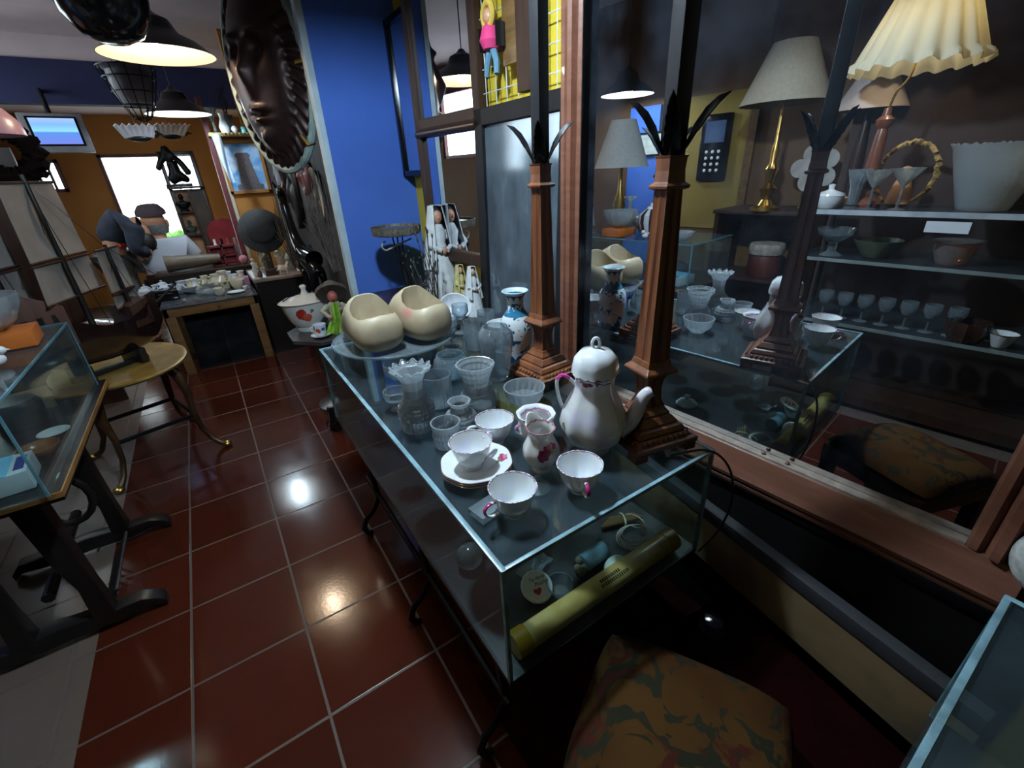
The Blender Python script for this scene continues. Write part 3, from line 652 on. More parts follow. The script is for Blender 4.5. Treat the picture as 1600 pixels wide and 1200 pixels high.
h = MB(); q = [(.058, 0, .055), (.080, 0, .07), (.094, 0, .10), (.102, 0, .13), (.113, 0, .148), (.124, 0, .153)]
qq = [Vector(p) for p in q]
for _ in range(2):
    n_ = [qq[0]]
    for a, b_ in zip(qq, qq[1:]): n_ += [a.lerp(b_, .25), a.lerp(b_, .75)]
    n_.append(qq[-1]); qq = n_
h.tube(qq, [.026-(.026-.0115)*(i/(len(qq)-1))**.6 for i in range(len(qq))], 14)
spt_ = h.build('spout', painted('spout_glaze', (.72, .72, .75), (), (), .09, .6, .01, 60, 1), g)
MB().lathe([(0, 0), (.006, 0), (.006, .0006), (0, .0006)], 14).build('spout_hole', plain('hole', (.05, .045, .05), .8), spt_, (.1243, 0, .1536), rot=(0, rd(80), 0))
h = MB(); handle(h, [(-.042, 0, .165), (-.052, 0, .178), (-.07, 0, .19), (-.082, 0, .18), (-.083, 0, .16), (-.078, 0, .13), (-.071, 0, .108), (-.054, 0, .095)], .0052, .8); h.build('handle', painted('pot_handle', (.76, .78, .8), [((-.064, 0, .192), .016, (.62, .05, .3)), ((-.08, 0, .186), .008, (.62, .05, .3))], (), .1, .6), g)
# Chinese vase
def pattern_vase(name):
    m, nt, b = nm(name); setp(b, rough=.12, coat=.5); c = coords(nt); sep = N(nt, 'ShaderNodeSeparateXYZ'); L(nt, c, sep.inputs[0]); z = sep.outputs[2]
    n = noise(nt, 34, 2, c, .5, 1.2); v_ = N(nt, 'ShaderNodeTexVoronoi', _Scale=24.); L(nt, c, v_.inputs['Vector'])
    col = mixc(nt, math_(nt, 'GREATER_THAN', n, .555), (.72, .76, .78), (.02, .10, .17))
    n3 = noise(nt, 17, 1, c); col = mixc(nt, math_(nt, 'GREATER_THAN', n3, .69), col, (.45, .32, .38))
    ang = N(nt, 'ShaderNodeMath', operation='ARCTAN2'); L(nt, sep.outputs[1], ang.inputs[0]); L(nt, sep.outputs[0], ang.inputs[1])
    w = math_(nt, 'MULTIPLY', math_(nt, 'ABSOLUTE', math_(nt, 'SINE', math_(nt, 'MULTIPLY', ang.outputs[0], 4.))), .016)
    for z0, z1, s, cc in ((-.01, .022, 1, (.015, .07, .16)), (.163, .186, 1, (.03, .16, .28))):
        top = math_(nt, 'ADD', w, z1-.008); f = math_(nt, 'MULTIPLY', math_(nt, 'GREATER_THAN', z, z0), math_(nt, 'LESS_THAN', z, top)); col = mixc(nt, f, col, cc)
    f = math_(nt, 'GREATER_THAN', z, .205); col = mixc(nt, f, col, (.62, .72, .76))
    f = math_(nt, 'MULTIPLY', math_(nt, 'GREATER_THAN', z, math_(nt, 'ADD', w, .212)), math_(nt, 'LESS_THAN', z, .232)); col = mixc(nt, f, col, (.02, .12, .2))
    L(nt, col, b.inputs['Base Color']); return m
g = thing('chinese_vase', 'blue and white flowered Chinese vase beside the far bronze lamp', 'vase', on(809, 562))
o_ = [(0, 0), (.038, 0), (.039, .004), (.040, .02), (.050, .07), (.055, .11), (.052, .145), (.038, .168), (.028, .182), (.0255, .20), (.028, .222), (.038, .238), (.043, .243)]
MB().lathe(vessel(o_, .003, .006), 48).build('body', pattern_vase('chinese_glaze'), g)
MB().tube([(.0425*cos(i*2*pi/40), .0425*sin(i*2*pi/40), .2425) for i in range(40)], .002, 6, True).build('rim', plain('rim_blue', (.45, .62, .68), .2), g)
# odds and ends on the top
MB_ = MB().span((-.03, -.022, 0), (.03, .022, .014)); single('card_holder', 'flat clear plastic block left of the front teacup', 'block', MB_, pane('pane_block', (.7, .75, .75), .25), on(762, 800), rd(10), smooth=False)
v = MB().lathe(vessel([(0, 0), (.03, 0), (.045, .012), (.066, .05), (.070, .075)], .004, .006), 40)
o = v.build('white_bowl', M['white_china'], None, (1.235, .47, TOP+.028), smooth=True, rot=(rd(38), rd(-18), 0)); tag(o, 'white china bowl tipped toward the viewer behind the right clog', 'bowl')
v = MB().lathe(vessel([(0, 0), (.028, 0), (.03, .004), (.012, .014), (.01, .03), (.03, .045), (.05, .075), (.056, .11)], .003, .05), 40)
single('white_goblet', 'milky glass goblet half hidden behind the far bronze lamp', 'goblet', v, M['white_china'], (1.205, .03, TOP+.0012))
g = thing('brass_bell', 'little brass ornament behind the Chinese vase', 'ornament', (1.12, .40, TOP+.0012)); MB().lathe([(0, 0), (.03, 0), (.03, .004), (.01, .012), (.012, .03), (.004, .04), (.008, .05), (0, .058)], 24).build('body', M['brass'], g)

# ------------------------------------------------------------------ inside the case
ZI = .4762
def inn(x, y): p = onz(x, y, ZI); return (p.x, p.y, ZI)
# rolled poster tube
a = onz(800, 1018, .505); b_ = onz(1040, 858, .505); a = Vector((.70, -.757, .506)); b_ = Vector((1.195, -.755, .506))
rt = thing('poster_tube', 'long yellow cardboard tube lying along the front pane inside the case', 'tube', tuple((a+b_)/2), 0.); half = (b_-a).length/2
tubm, nt, bb = nm('tube_card'); setp(bb, rough=.35, coat=.4); n = noise(nt, 12, 4); L(nt, ramp(nt, n, [(.3, (.62, .38, .08)), (.7, (.78, .58, .22))]), bb.inputs['Base Color'])
tb_ = MB().lathe([(0, -half+.03), (.026, -half+.03), (.026, half-.03), (0, half-.03)], 32, rot=Euler((0, pi/2, 0))).build('tube', tubm, rt)
for s in (-1, 1):
    MB().lathe([(0, 0), (.0285, 0), (.0285, .034), (.0, .034)], 12, rot=Euler((0, s*pi/2, 0))).build('end_cap', plain('cap_yellow', (.5, .27, .01), .4), rt, (s*(half-.034), 0, 0))
tx = MB()
rr = random.Random(2)
for row, n_, off in ((0, 10, 0), (1, 14, -.004)):
    for k in range(n_):
        u = -.01+off+k*.0062; aa = rd(78-row*22); c = Vector((u, -.0262*cos(aa), .0262*sin(aa)))
        tx.box(c, (.0034+rr.uniform(0, .0012), .0075, .0006), rot=Euler((pi/2-aa, 0, 0)))
tx.build('lettering', plain('ink', (.03, .025, .02), .7), tb_, smooth=False)
# round tin with a heart
g = thing('round_tin', 'small round white tin lid with a red heart at the front corner inside the case', 'tin', (.752, -.672, ZI), rd(-20), rot=(rd(24), 0, rd(-8)))
p_ = onz(838, 918, ZI+.017); g.location = (p_.x, p_.y, ZI+.017)
tl_ = MB().lathe([(0, 0), (.036, 0), (.038, .003), (.038, .009), (.036, .0115), (0, .012)], 40).build('lid', painted('tin_white', (.85, .85, .85), (), ((.0, .004, (.3, .04, .05)),), .3, .2), g)
hp = [(16*sin(t)**3, 13*cos(t)-5*cos(2*t)-2*cos(3*t)-cos(4*t)) for t in [i*2*pi/28 for i in range(28)]]
MB().prism([(x*.00062-.004, y*.00062-.012) for x, y in hp], .012, .0126).build('heart', plain('heart_red', (.5, .02, .03), .5), tl_, smooth=False)
try:
    for k, (s, px_, py_) in enumerate((('Te Amo', -.016, .012), ('Mucho', -.006, -.0005))):
        fc = bpy.data.curves.new('txt', 'FONT'); fc.body = s; fc.size = .0125; fc.shear = .3; fc.extrude = .0002
        to = bpy.data.objects.new('txt', fc); COL.objects.link(to); dg = bpy.context.evaluated_depsgraph_get(); me = bpy.data.meshes.new_from_object(to.evaluated_get(dg)); bpy.data.objects.remove(to)
        me.materials.clear(); me.materials.append(M['black_wood']); o = bpy.data.objects.new('script_lettering', me); COL.objects.link(o); o.parent = tl_; o.location = (px_, py_, .0124)
except Exception as e: print('text', e)
g = thing('thread_roll', 'pale blue glass roll lying inside the case beside the white egg', 'roll', tuple(onz(928, 868, ZI+.0225)), rd(3))
MB().lathe([(0, -.04), (.022, -.04), (.0225, -.03), (.0225, .03), (.022, .035), (0, .035)], 28, rot=Euler((0, pi/2, 0))).build('barrel', plain('pale_blue', (.18, .33, .40), .3), g)
e = MB(); rr = random.Random(4)
for k in range(7): e.ball((-.045+rr.uniform(-.012, .004), rr.uniform(-.014, .014), rr.uniform(-.014, .01)), .011, 10, 6)
e.build('fringe', plain('fringe', (.18, .16, .11), .8), g)
single('egg', 'white egg lying next to the yellow tube inside the case', 'egg', MB().ball((0, 0, 0), (.033, .023, .023), 24, 14), plain('egg', (.75, .77, .66), .5, 0, .05), tuple(onz(962, 884, ZI+.0235)), rd(3))
w_ = MB()
for k in range(4):
    r = .045-.003*k; w_.tube([(r*cos(i*2*pi/40)+.003*k, r*.85*sin(i*2*pi/40), .006+.004*k+.004*sin(i*2*pi/40+k)) for i in range(40)], .0018, 6, True)
w_.tube([(.04+.02*sin(i*.3), .03+.03*cos(i*.3), .02) for i in range(16)], .0018, 6)
single('wire_coil', 'coil of pale cord lying at the back inside the case', 'cord', w_, plain('pale_cord', (.5, .46, .36), .5), tuple(onz(988, 843, ZI)))
g = thing('stick_bundle', 'bundle of short sticks tied with string inside the case', 'bundle', tuple(onz(968, 813, ZI+.012)), rd(-22))
for k in range(4): MB().tube([(-.06+.01*k, -.012+.008*k, 0), (.062-.005*k, -.008+.006*k, .004)], .0055, 8).build('stick', M['ochre_wood'], g)
MB().tube([(.01+.002*sin(i), .022*cos(i*.55), .002+.012*sin(i*.55)) for i in range(36)], .0013, 5).build('string', M['cream'], g)
v = MB().lathe(vessel([(0, 0), (.02, 0), (.03, .02), (.032, .03)], .002, .004), 32)
single('ash_glass', 'small dim glass dish inside the case in front of the blue roll', 'dish', v, M['glass_dull'], tuple(onz(875, 925, ZI)))
single('white_pot_lid', 'white china lid with knob inside the case under the near lamp', 'lid', MB().lathe([(0, 0), (.04, 0), (.042, .006), (.03, .02), (.008, .028), (.008, .036), (.012, .042), (0, .046)], 32), M['white_china'], (1.06, -.36, ZI))
single('china_ball', 'dusty round glass ball seen through the long side pane near the front', 'ball', MB().ball((0, 0, 0), .034, 24, 14), M['glass_dull'], (.74, -.50, ZI+.035))
single('glass_globe', 'dusty round globe seen through the far end of the side pane', 'ball', MB().ball((0, 0, 0), .045, 24, 14), plain('dusty_globe', (.25, .24, .22), .4), (.76, .33, ZI+.046))
single('ribbon_pack', 'crumpled clear packet inside the case behind the round tin', 'packet', MB().sheet(lambda u, v: ((u-.5)*.09, (v-.5)*.05, .006+.012*abs(sin(u*7)*cos(v*5))), 12, 6, .001), M['glass_dull'], tuple(onz(835, 888, ZI)), rd(15))

# ------------------------------------------------------------------ tapestry stool
g = thing('tapestry_stool', 'square stool with a floral tapestry cushion in front of the glass case', 'stool', (.86, -1.045, 0), rd(28))
hx, hy = .158, .178
cu = MB(); nr = 12
def cush(u, v):
    a, b_ = u*2-1, v*2-1; ex = math.copysign(abs(a)**.8, a); ey = math.copysign(abs(b_)**.8, b_)
    rx = 1-.06*abs(b_)**4; ry = 1-.06*abs(a)**4
    z = .44+.055*(max(0, 1-abs(a)**3.2)*max(0, 1-abs(b_)**3.2))**.45
    return (a*hx*rx, b_*hy*ry, z)
top = MB().sheet(cush, 28, 28); cu.add(top.v, top.f)
bt = MB().sheet(lambda u, v: (cush(u, v)[0], cush(u, v)[1], .44-.03*(max(0, 1-abs(u*2-1)**8)*max(0, 1-abs(v*2-1)**8))), 28, 28); cu.add(bt.v, [f[::-1] for f in bt.f])
m, nt, b = nm('tapestry'); setp(b, rough=1., spec=.05); c = coords(nt)
n1 = noise(nt, 9, 3, c, .55, .8); n2 = noise(nt, 10, 2, c, .5, 2.2); n4 = noise(nt, 5.5, 2, c)
col = mixc(nt, ramp(nt, n4, [(.4, (0, 0, 0)), (.6, (1, 1, 1))]), (.062, .029, .009), (.042, .017, .006))
col = mixc(nt, ramp(nt, n2, [(.535, (0, 0, 0)), (.56, (1, 1, 1))]), col, (.018, .018, .011))
col = mixc(nt, ramp(nt, n1, [(.585, (0, 0, 0)), (.62, (1, 1, 1))]), col, (.045, .012, .008))
for p, r, cc in (((-.02, -.09, .42), .055, (.045, .008, .012)), ((.02, -.05, .43), .03, (.03, .006, .01)), ((-.06, -.06, .42), .02, (.06, .018, .018)), ((.06, .08, .43), .03, (.018, .018, .012)), ((-.07, .1, .43), .035, (.02, .018, .012))):
    d = N(nt, 'ShaderNodeVectorMath', operation='DISTANCE'); L(nt, c, d.inputs[0]); d.inputs[1].default_value = p
    f = math_(nt, 'LESS_THAN', math_(nt, 'ADD', d.outputs['Value'], math_(nt, 'MULTIPLY', math_(nt, 'SUBTRACT', n2, .5), .09)), r); col = mixc(nt, f, col, cc)
br = N(nt, 'ShaderNodeTexChecker', _Scale=420.); L(nt, c, br.inputs['Vector']); bump(nt, b, br.outputs['Fac'], .35, .002)
L(nt, col, b.inputs['Base Color'])
cu.build('cushion', m, g)
fr = MB(); fr.span((-hx+.006, -hy+.006, .37), (hx-.006, hy-.006, .426)); fr.build('seat_frame', M['dark_wood'], g, bevel=.004)
for a in (-1, 1):
    for b_ in (-1, 1): MB().loft([[(a*(hx-.028)+s*w, b_*(hy-.028)+t*w, z) for s, t in ((-1, -1), (1, -1), (1, 1), (-1, 1))] for w, z in ((.013, 0), (.015, .1), (.02, .372))]).build('leg', M['dark_wood'], g, smooth=False, bevel=.003)
tag(MB().span((.72, -1.75, .0), (1.5, -.50, .008)).build('floor_shade_mat', plain('floor_shade_red', (.022, .003, .003), 1., 0, .4, 20, spec=.05), smooth=False), 'added dark red mat standing in for shade under the tapestry stool and the front of the glass case', 'mat')  # added sheet, its dark colour puts shade onto the floor
for o_ in [q_ for q_ in SC.objects if q_.name.startswith(('tapestry_stool', 'draped_bench'))]: o_.location.z += .0085
single('blue_glass_ashtray', 'small dark blue glass piece on the red bench behind the tapestry stool', 'ornament', MB().lathe([(0, 0), (.03, 0), (.036, .02), (.024, .045), (0, .05)], 8), plain('dark_blue_glass', (.02, .025, .07), .1), (1.20, -.90, .2992))
single('white_plaster', 'crumpled white cloth bundle beside the right end of the mirror', 'bundle', MB().ball((0, 0, 0), (.055, .06, .07), 24, 14), plain('plaster', (.45, .45, .42), .9, 0, .3, 40, 1.), (1.49, -1.315, .71))
# ================================================================== corner between the glass case and the blue pillar
# table behind the case
g = thing('back_table', 'low dark table in the corner behind the far end of the glass case', 'table', (1.29, 1.03, 0))
MB().span((-.20, -.45, .71), (.21, .44, .74)).build('top', M['dark_wood'], g, bevel=.004)
for a in (-.17, .18):
    for b_ in (-.41, .40): MB().span((a-.018, b_-.018, 0), (a+.018, b_+.018, .71)).build('leg', M['dark_wood'], g, smooth=False)
BT = .7412
# mirror in black frame, flat on the side wall and reflecting the blue pillar
def framed(name, label, cat, x, y0, y1, z0, z1, w, fm, gm, depth=.03, tilt=0., part='mirror_glass', rz=0., prof=.5):
    """frame on a wall facing -x; y0<y1"""
    g = thing(name, label, cat, (x, (y0+y1)/2, z0), 0, rot=(0, tilt, rz)); h = z1-z0; q = (y1-y0)/2
    f = MB(); f.span((-depth, -q, 0), (0, -q+w, h)); f.span((-depth, q-w, 0), (0, q, h)); f.span((-depth, -q, 0), (0, q, w)); f.span((-depth, -q, h-w), (0, q, h))
    f.build('frame', fm, g, smooth=False, bevel=.004)
    MB().span((-depth*.5, -q+w*.9, w*.9), (-depth*.5+.004, q-w*.9, h-w*.9)).build(part, gm, g, smooth=False)
    return g
XW = 1.535
framed('framed_mirror', 'black-framed mirror full of blue next to the blue wall', 'mirror', XW-.02, onx(682, 150, XW).y, 1.485, 1.372, 2.10, .028, M['black_gloss'], M['mirror_clean'], .03)
# tall brown mirror of two panes
yb, ya = onx(664, 60, XW).y, onx(747, 60, XW).y-.03
g = thing('two_pane_mirror', 'tall dark-brown mirror of two panes left of the black framed picture', 'mirror', (XW-.045, (ya+yb)/2, .70), rd(5)); q = (yb-ya)/2
zr = onx(690, 190, XW-.03).z-.70
f = MB()
for s in (-1, 1): f.span((-.03, s*q-.022, 0), (.01, s*q+.022, 1.7))
f.span((-.03, -q, zr-.03), (.01, q, zr+.02)); f.span((-.03, -q, 1.66), (.01, q, 1.72)); f.span((-.03, -q, .26), (.01, q, .32))
f.build('frame', M['brown_wood'], g, smooth=False, bevel=.008)
MB().tube([(-.032, -q, zr-.045), (-.032, q, zr-.045)], .016, 10).build('crossbar', M['dark_wood'], g)
MB().span((-.01, -q, zr), (-.006, q, 1.68)).build('upper_pane', M['mirror_clean'], g, smooth=False)
MB().span((-.01, -q, .28), (-.006, q, zr-.02)).build('lower_pane', M['mirror_clean'], g, smooth=False)
# black framed dusty glass
pm, nt, b = nm('misty_glass'); out = nt.nodes['Material Output']; setp(b, color=(.45, .5, .56), metal=1., rough=.1); d = N(nt, 'ShaderNodeBsdfDiffuse'); c = coords(nt)
mp = N(nt, 'ShaderNodeMapping'); mp.inputs['Scale'].default_value = (1, .6, .3); L(nt, c, mp.inputs[0]); n = noise(nt, 22, 5, mp.outputs[0]); L(nt, ramp(nt, n, [(.3, (.06, .08, .105)), (.6, (.105, .14, .17)), (.85, (.2, .24, .27))]), d.inputs[0])
x = N(nt, 'ShaderNodeMixShader', _Fac=.7); L(nt, b.outputs[0], x.inputs[1]); L(nt, d.outputs[0], x.inputs[2]); L(nt, x.outputs[0], out.inputs[0]); M['misty'] = pm
bx = 1.47
framed('framed_mirror', 'misty old mirror in a wide black frame left of the far bronze lamp', 'mirror', bx, -.02, onx(737, 175, bx).y, onx(742, 510, bx).z-.12, onx(737, 172, bx).z, .062, M['black_satin'], M['misty'], .03, rd(2), 'misty_glass')
# yellow wall with wire grid, doll and wooden slab
wg = MB(); gx = XR-.045
ys = [(-.05+k*.075) for k in range(9)]
for yy in ys: wg.tube([(gx, yy, 1.45), (gx, yy, 2.55)], .0022, 5)
for k in range(14): wg.tube([(gx, -.08, 1.5+k*.08), (gx, .58, 1.5+k*.08)], .0022, 5)
tag(wg.build('wire_grid', plain('white_wire', (.6, .6, .58), .4)), 'white wire grid hung in front of the yellow wall above the black frame', 'grid')
p0, p1 = onx(812, 40, gx-.01), onx(812, 120, gx-.01)
g = thing('wooden_slab', 'brown wooden slab hung on the white wire grid', 'slab', (gx-.008, p0.y+.03, 1.72))
MB().prism([(-.06, 0), (.07, 0), (.075, .2), (.05, .5), (-.05, .55)], 0, .016).build('board', M['ochre_wood'], g, None, rot=(pi/2, 0, -pi/2), smooth=False)
MB().box((-.03, -.11, .3), (.04, .075, .8)).build('dark_strip', M['brown_wood'], g, smooth=False)
pd = onx(770, 118, gx-.05)
g = thing('hanging_doll', 'little doll in pink and black hung on the wooden slab', 'doll', (gx-.05, pd.y, pd.z))
h = onx(768, 5, gx-.05).z-pd.z
MB().lathe([(0, h*.36), (.03, h*.38), (.042, h*.5), (.03, h*.68), (.018, h*.74), (0, h*.75)], 16).build('body', plain('doll_pink', (.62, .04, .16), .7), g)
MB().sheet(lambda u, v: ((.050*math.cos(-1.9+u*3.8)), .058*math.sin(-1.9+u*3.8), h*(.72-.34*v)), 16, 6, .006).build('shawl', M['black_wood'], g)
for s in (-1, 1): MB().tube([(0, s*.012, h*.38), (0, s*.03, h*.2), (-.005, s*.036, .0)], [.014, .012, .01], 8).build('leg', plain('doll_blue', (.10, .22, .30), .7), g)
MB().ball((0, 0, h*.84), .026, 14, 10).build('head', M['doll_skin'], g)
MB().tube([(.004-.012, .032*cos(i*2*pi/24), h*.86+.034*sin(i*2*pi/24)) for i in range(24)], .011, 8, True).build('hair', plain('doll_hair', (.62, .40, .06), .7), g)
single('pale_strip', 'narrow pale printed strip between the black lamp tube and the mirror frame', 'sign', MB().span((-.004, -.03, 0), (0, .03, .95)), plain('pale_sign', (.55, .68, .72), .5, 0, .5, 14), (1.50, -.085, 1.62), smooth=False)
# tin tray on a scrolled iron plant stand
ts = thing('iron_plant_stand', 'scrolled iron stand with thin dark rods in front of the blue wall', 'stand', (1.30, 1.12, BT))
top = onz(622, 362, 1.13)
tc = ony(620, 366, 1.16)
f = MB(); o = Vector((1.30, 1.12, BT))
for dx in (-.018, .0, .02): f.tube([Vector((dx, .02*dx, 0)), Vector((-.02+dx*.5, .05, .2)), tc-o+Vector((dx*1.5-.0, 0, -.01))], .004, 6)
f.build('rod', M['black_metal'], ts)
f = MB(); f.tube([tc-o+Vector((-.085+.0*i, -.0, -.035)) if 0 else tc-o+Vector((-.075+.022*cos(pi/2+i*pi/8), -.02, -.05+.022*sin(pi/2+i*pi/8))) for i in range(9)]+[tc-o+Vector((.07, -.02, -.028))], .0045, 6)
f.build('scroll', plain('pale_iron', (.4, .38, .34), .5), ts)
lv = MB()
for k in range(9):
    a = random.Random(k).uniform(-.6, .6); b0 = Vector((.02+.01*k-.05, -.03, .04)); e0 = b0+Vector((.05*sin(k*1.7), .03*cos(k), .16+.02*(k % 4)))
    lv.tube([b0, b0.lerp(e0, .5)+Vector((.012*sin(k), 0, 0)), e0], .0022, 5); lv.ball(e0, (.006, .006, .014), 8, 6)
lv.build('seed_stem', M['black_wood'], ts)
g = thing('round_tin_tray', 'round grey pierced metal tray lifted on the iron stand by the blue wall', 'tray', tuple(tc))
MB().lathe([(0, 0), (.12, 0), (.128, .004), (.132, .042), (.128, .042), (.122, .006), (0, .005)], 48, flute(40, .006)).build('tray', plain('pierced_tin', (.16, .14, .11), .5, .4, .6, 60, .5), g)
MB().lathe([(0, .006), (.12, .006), (.11, .028), (.06, .036), (0, .034)], 40).build('fill', plain('grey_glass', (.10, .13, .13), .3, 0, .8, 90), g)
# dolls in lace
def lace_doll(label, x, y, h, dress, veil, faceR=.1, rz=0., base=BT):
    g = thing('lace_doll', label, 'doll', (x, y, base), rz, 'lace dolls in the corner')
    MB().lathe([(0, 0), (h*.19, 0), (h*.205, h*.02), (h*.15, h*.3), (h*.085, h*.56), (h*.07, h*.62), (h*.09, h*.72), (h*.05, h*.8), (0, h*.81)], 48, lambda t, z, r: 1+.05*cos(13*t+z*9)*(1-z/h)).build('dress', dress, g)
    for s in (-1, 1):
        MB().tube([(s*h*.085, 0, h*.73), (s*h*.13, -h*.07, h*.6), (s*h*.03, -h*.13, h*.55)], [h*.036, h*.034, h*.026], 10).build('sleeve', dress, g)
    MB().ball((0, -h*.125, h*.55), (h*.03, h*.025, h*.04), 10, 8).build('hand', M['doll_skin'], g)
    hd = MB(); hd.ball((0, -.005, h*.875), (h*.058, h*.06, h*.075), 18, 12); hd.ball((0, -h*.066, h*.868), (h*.011, h*.014, h*.018), 8, 6); hd.tube([(0, 0, h*.78), (0, 0, h*.83)], h*.03, 8); hd_ = hd.build('head', M['doll_skin'], g)
    fe_ = MB()
    for s in (-1, 1): fe_.ball((s*h*.023, -h*.055, h*.89), h*.008, 8, 6)
    fe_.build('eyes', M['hair_black'], hd_)
    MB().ball((0, h*.012, h*.895), (h*.066, h*.066, h*.08), 16, 10).build('hair', M['hair_black'], hd_)
    def vl(u, v):
        a = -pi*.80+u*pi*1.6+pi/2; t = v; r = h*(.075+.10*t+.02*sin(u*40)*t); z = h*(.985-.62*t); 
        if t < .15: r = h*.075*math.sqrt(max(.02, t/.15)); z = h*(.985-.05*t)
        return (r*cos(a), r*sin(a), z)
    MB().sheet(vl, 40, 14, .002).build('veil', veil, g)
    return g
yl = plain('old_yellow_lace', (.52, .46, .2), .85, 0, .25, 40, .3)
lace_doll('large doll in a long white lace dress and veil beside the iron stand', 1.43, .98, .50, M['white_cloth'], M['white_cloth'])
lace_doll('small doll with a yellowish veil in front of the large lace doll', 1.405, .72, .235, yl, yl, base=BT)
lace_doll('small doll with dark hair and white veil at the edge of the black frame', 1.415, .615, .24, M['white_cloth'], M['white_cloth'], base=BT)
vz = MB()
rr = random.Random(11)
for k in range(26):
    b0 = Vector((rr.uniform(-.03, .03), rr.uniform(-.03, .03), 0)); e0 = b0+Vector((rr.uniform(-.09, .05), rr.uniform(-.05, .05), rr.uniform(.18, .42)))
    md_ = b0.lerp(e0, .5)+Vector((rr.uniform(-.02, .02), 0, 0)); vz.tube([b0, md_, e0], .0018, 5); vz.ball(e0, (.005, .005, .011), 6, 5)
tag(vz.build('dried_stems', plain('dry_stem', (.05, .045, .04), .8), None, (1.27, .74, BT)), 'spray of dark dried stems behind the right clog', 'stems')
single('white_jug', 'white china vessel holding the dried stems in the corner', 'jug', MB().lathe(vessel([(0, 0), (.03, 0), (.045, .02), (.05, .06), (.04, .1)], .003, .006), 32), M['white_china'], (1.17, .72, BT))

# small low table with tureen, two cups and the hatted figurine
g = thing('octagonal_table', 'small dark octagonal table between the desk and the blue pillar', 'table', (.90, 1.64, 0))
MB().prism([(.24*cos(pi/8+k*pi/4), .26*sin(pi/8+k*pi/4)) for k in range(8)], .50, .525).build('top', plain('slate_top', (.045, .04, .042), .4), g, smooth=False, bevel=.003)
MB().lathe([(0, 0), (.16, 0), (.16, .02), (.04, .05), (.03, .2), (.045, .35), (.03, .44), (.1, .499), (0, .4995)], 24).build('pedestal', M['dark_wood'], g)
TT = .5262
g = thing('soup_tureen', 'white oval soup tureen with lid and a red flower on its side', 'tureen', (.83, 1.715, TT), rd(15)); g.scale = (1.25, 1.25, 1.4)
def oval(t, z, r): return 1/math.sqrt(cos(t)**2+(sin(t)/.78)**2)
MB().lathe(vessel([(0, 0), (.07, 0), (.075, .012), (.074, .02), (.098, .05), (.114, .09), (.125, .13)], .004, .02), 48, oval).build('body', painted('tureen_glaze', (.66, .66, .62), [((-.07, -.075, .085), .026, (.42, .03, .02)), ((-.045, -.08, .07), .02, (.5, .08, .04)), ((-.02, -.08, .1), .012, (.1, .18, .06))], (), .12, .5, .004, 60), g)
MB().lathe([(0, .128), (.128, .128), (.133, .133), (.12, .138), (.07, .150), (.02, .157), (.012, .172), (.011, .18), (.017, .19), (.01, .198), (0, .199)], 48, oval).build('lid', plain('tureen_lid', (.68, .66, .60), .12, 0, .03, coat=.5), g)
MB().box((-.098, -.0, .1515), (.03, .009, .004), rot=Euler((0, rd(-18), 0))).build('ladle_slot', M['black_wood'], g, smooth=False)
def small_cup(label, x, y, rz, c):
    g = thing('demitasse', label, 'cup', (x, y, TT), rz, 'printed coffee cups beside the tureen'); g.scale = (1.35,)*3
    MB().lathe([(0, .001), (.02, 0), (.042, .009), (.044, .012), (.02, .005), (0, .005)], 32).build('saucer', M['white_china'], g)
    MB().lathe(vessel([(0, .006), (.014, .006), (.022, .014), (.027, .05), (.028, .058)], .002, .01), 32).build('cup', painted('print_glaze', (.74, .78, .84), [((-.01, -.023, .034), .011, c), ((.012, -.022, .04), .008, (.05, .1, .4)), ((-.022, -.01, .045), .007, (.05, .1, .4))], ((.0, .0, c),), .1, .5, .003, 90), g)
    h = MB(); handle(h, [(-.026, 0, .05), (-.04, 0, .048), (-.038, 0, .03), (-.023, 0, .025)], .0025); h.build('handle', M['white_china'], g)
p = onz(483, 512, TT); small_cup('left printed coffee cup on its saucer by the tureen', p.x, p.y, rd(20), (.06, .1, .35))
p = onz(503, 526, TT); small_cup('right printed coffee cup on its saucer by the tureen, red on its side', p.x, p.y, rd(-10), (.55, .06, .04))
# figurine
p = onz(527, 522, TT)
g = thing('hatted_figurine', 'figurine in a wide dark hat with lime-green scarf beside the tureen', 'figurine', (p.x+.03, p.y+.05, TT), rd(-10))
lime = plain('lime_scarf', (.28, .50, .05), .7, 0, .3, 30); linen = plain('figure_linen', (.5, .45, .33), .8)
MB().lathe([(0, 0), (.05, 0), (.05, .01), (.045, .09), (.035, .12), (.042, .17), (.02, .19), (0, .19)], 20).build('body', linen, g)
for s in (-1, 1): MB().tube([(s*.036, 0, .165), (s*.075, -.02, .14), (s*.04, -.06, .15 if s > 0 else .11)], [.017, .016, .012], 10).build('arm', linen, g)
for s, z in ((1, .152), (-1, .112)): MB().ball((s*.036, -.064, z), .012, 10, 8).build('hand', M['doll_skin'], g)
MB().ball((0, -.01, .218), (.03, .03, .035), 16, 10).build('head', plain('red_face', (.45, .12, .10), .4), g)
MB().ball((0, -.042, .213), .009, 8, 6).build('nose', plain('red_nose', (.6, .08, .07), .3), g)
MB().lathe([(0, .0), (.088, -.012), (.094, .004), (.06, .02), (.042, .03), (.036, .062), (0, .07)], 32).build('hat', plain('hat_straw', (.09, .075, .06), .8, 0, .3, 40), g, (0, .022, .238), rot=(rd(-48), 0, 0))
MB().sheet(lambda u, v: (.0+(u-.5)*(.03+.035*v), -.045-.012*sin(v*3)-.01*sin(u*9), .19-.19*v), 8, 14, .004).build('scarf', lime, g)
MB().sheet(lambda u, v: (-.03+(u-.5)*(.03+.02*v)-.03*v, -.05-.008*sin(u*8), .08-.075*v), 8, 8, .004).build('scarf_end', lime, g)
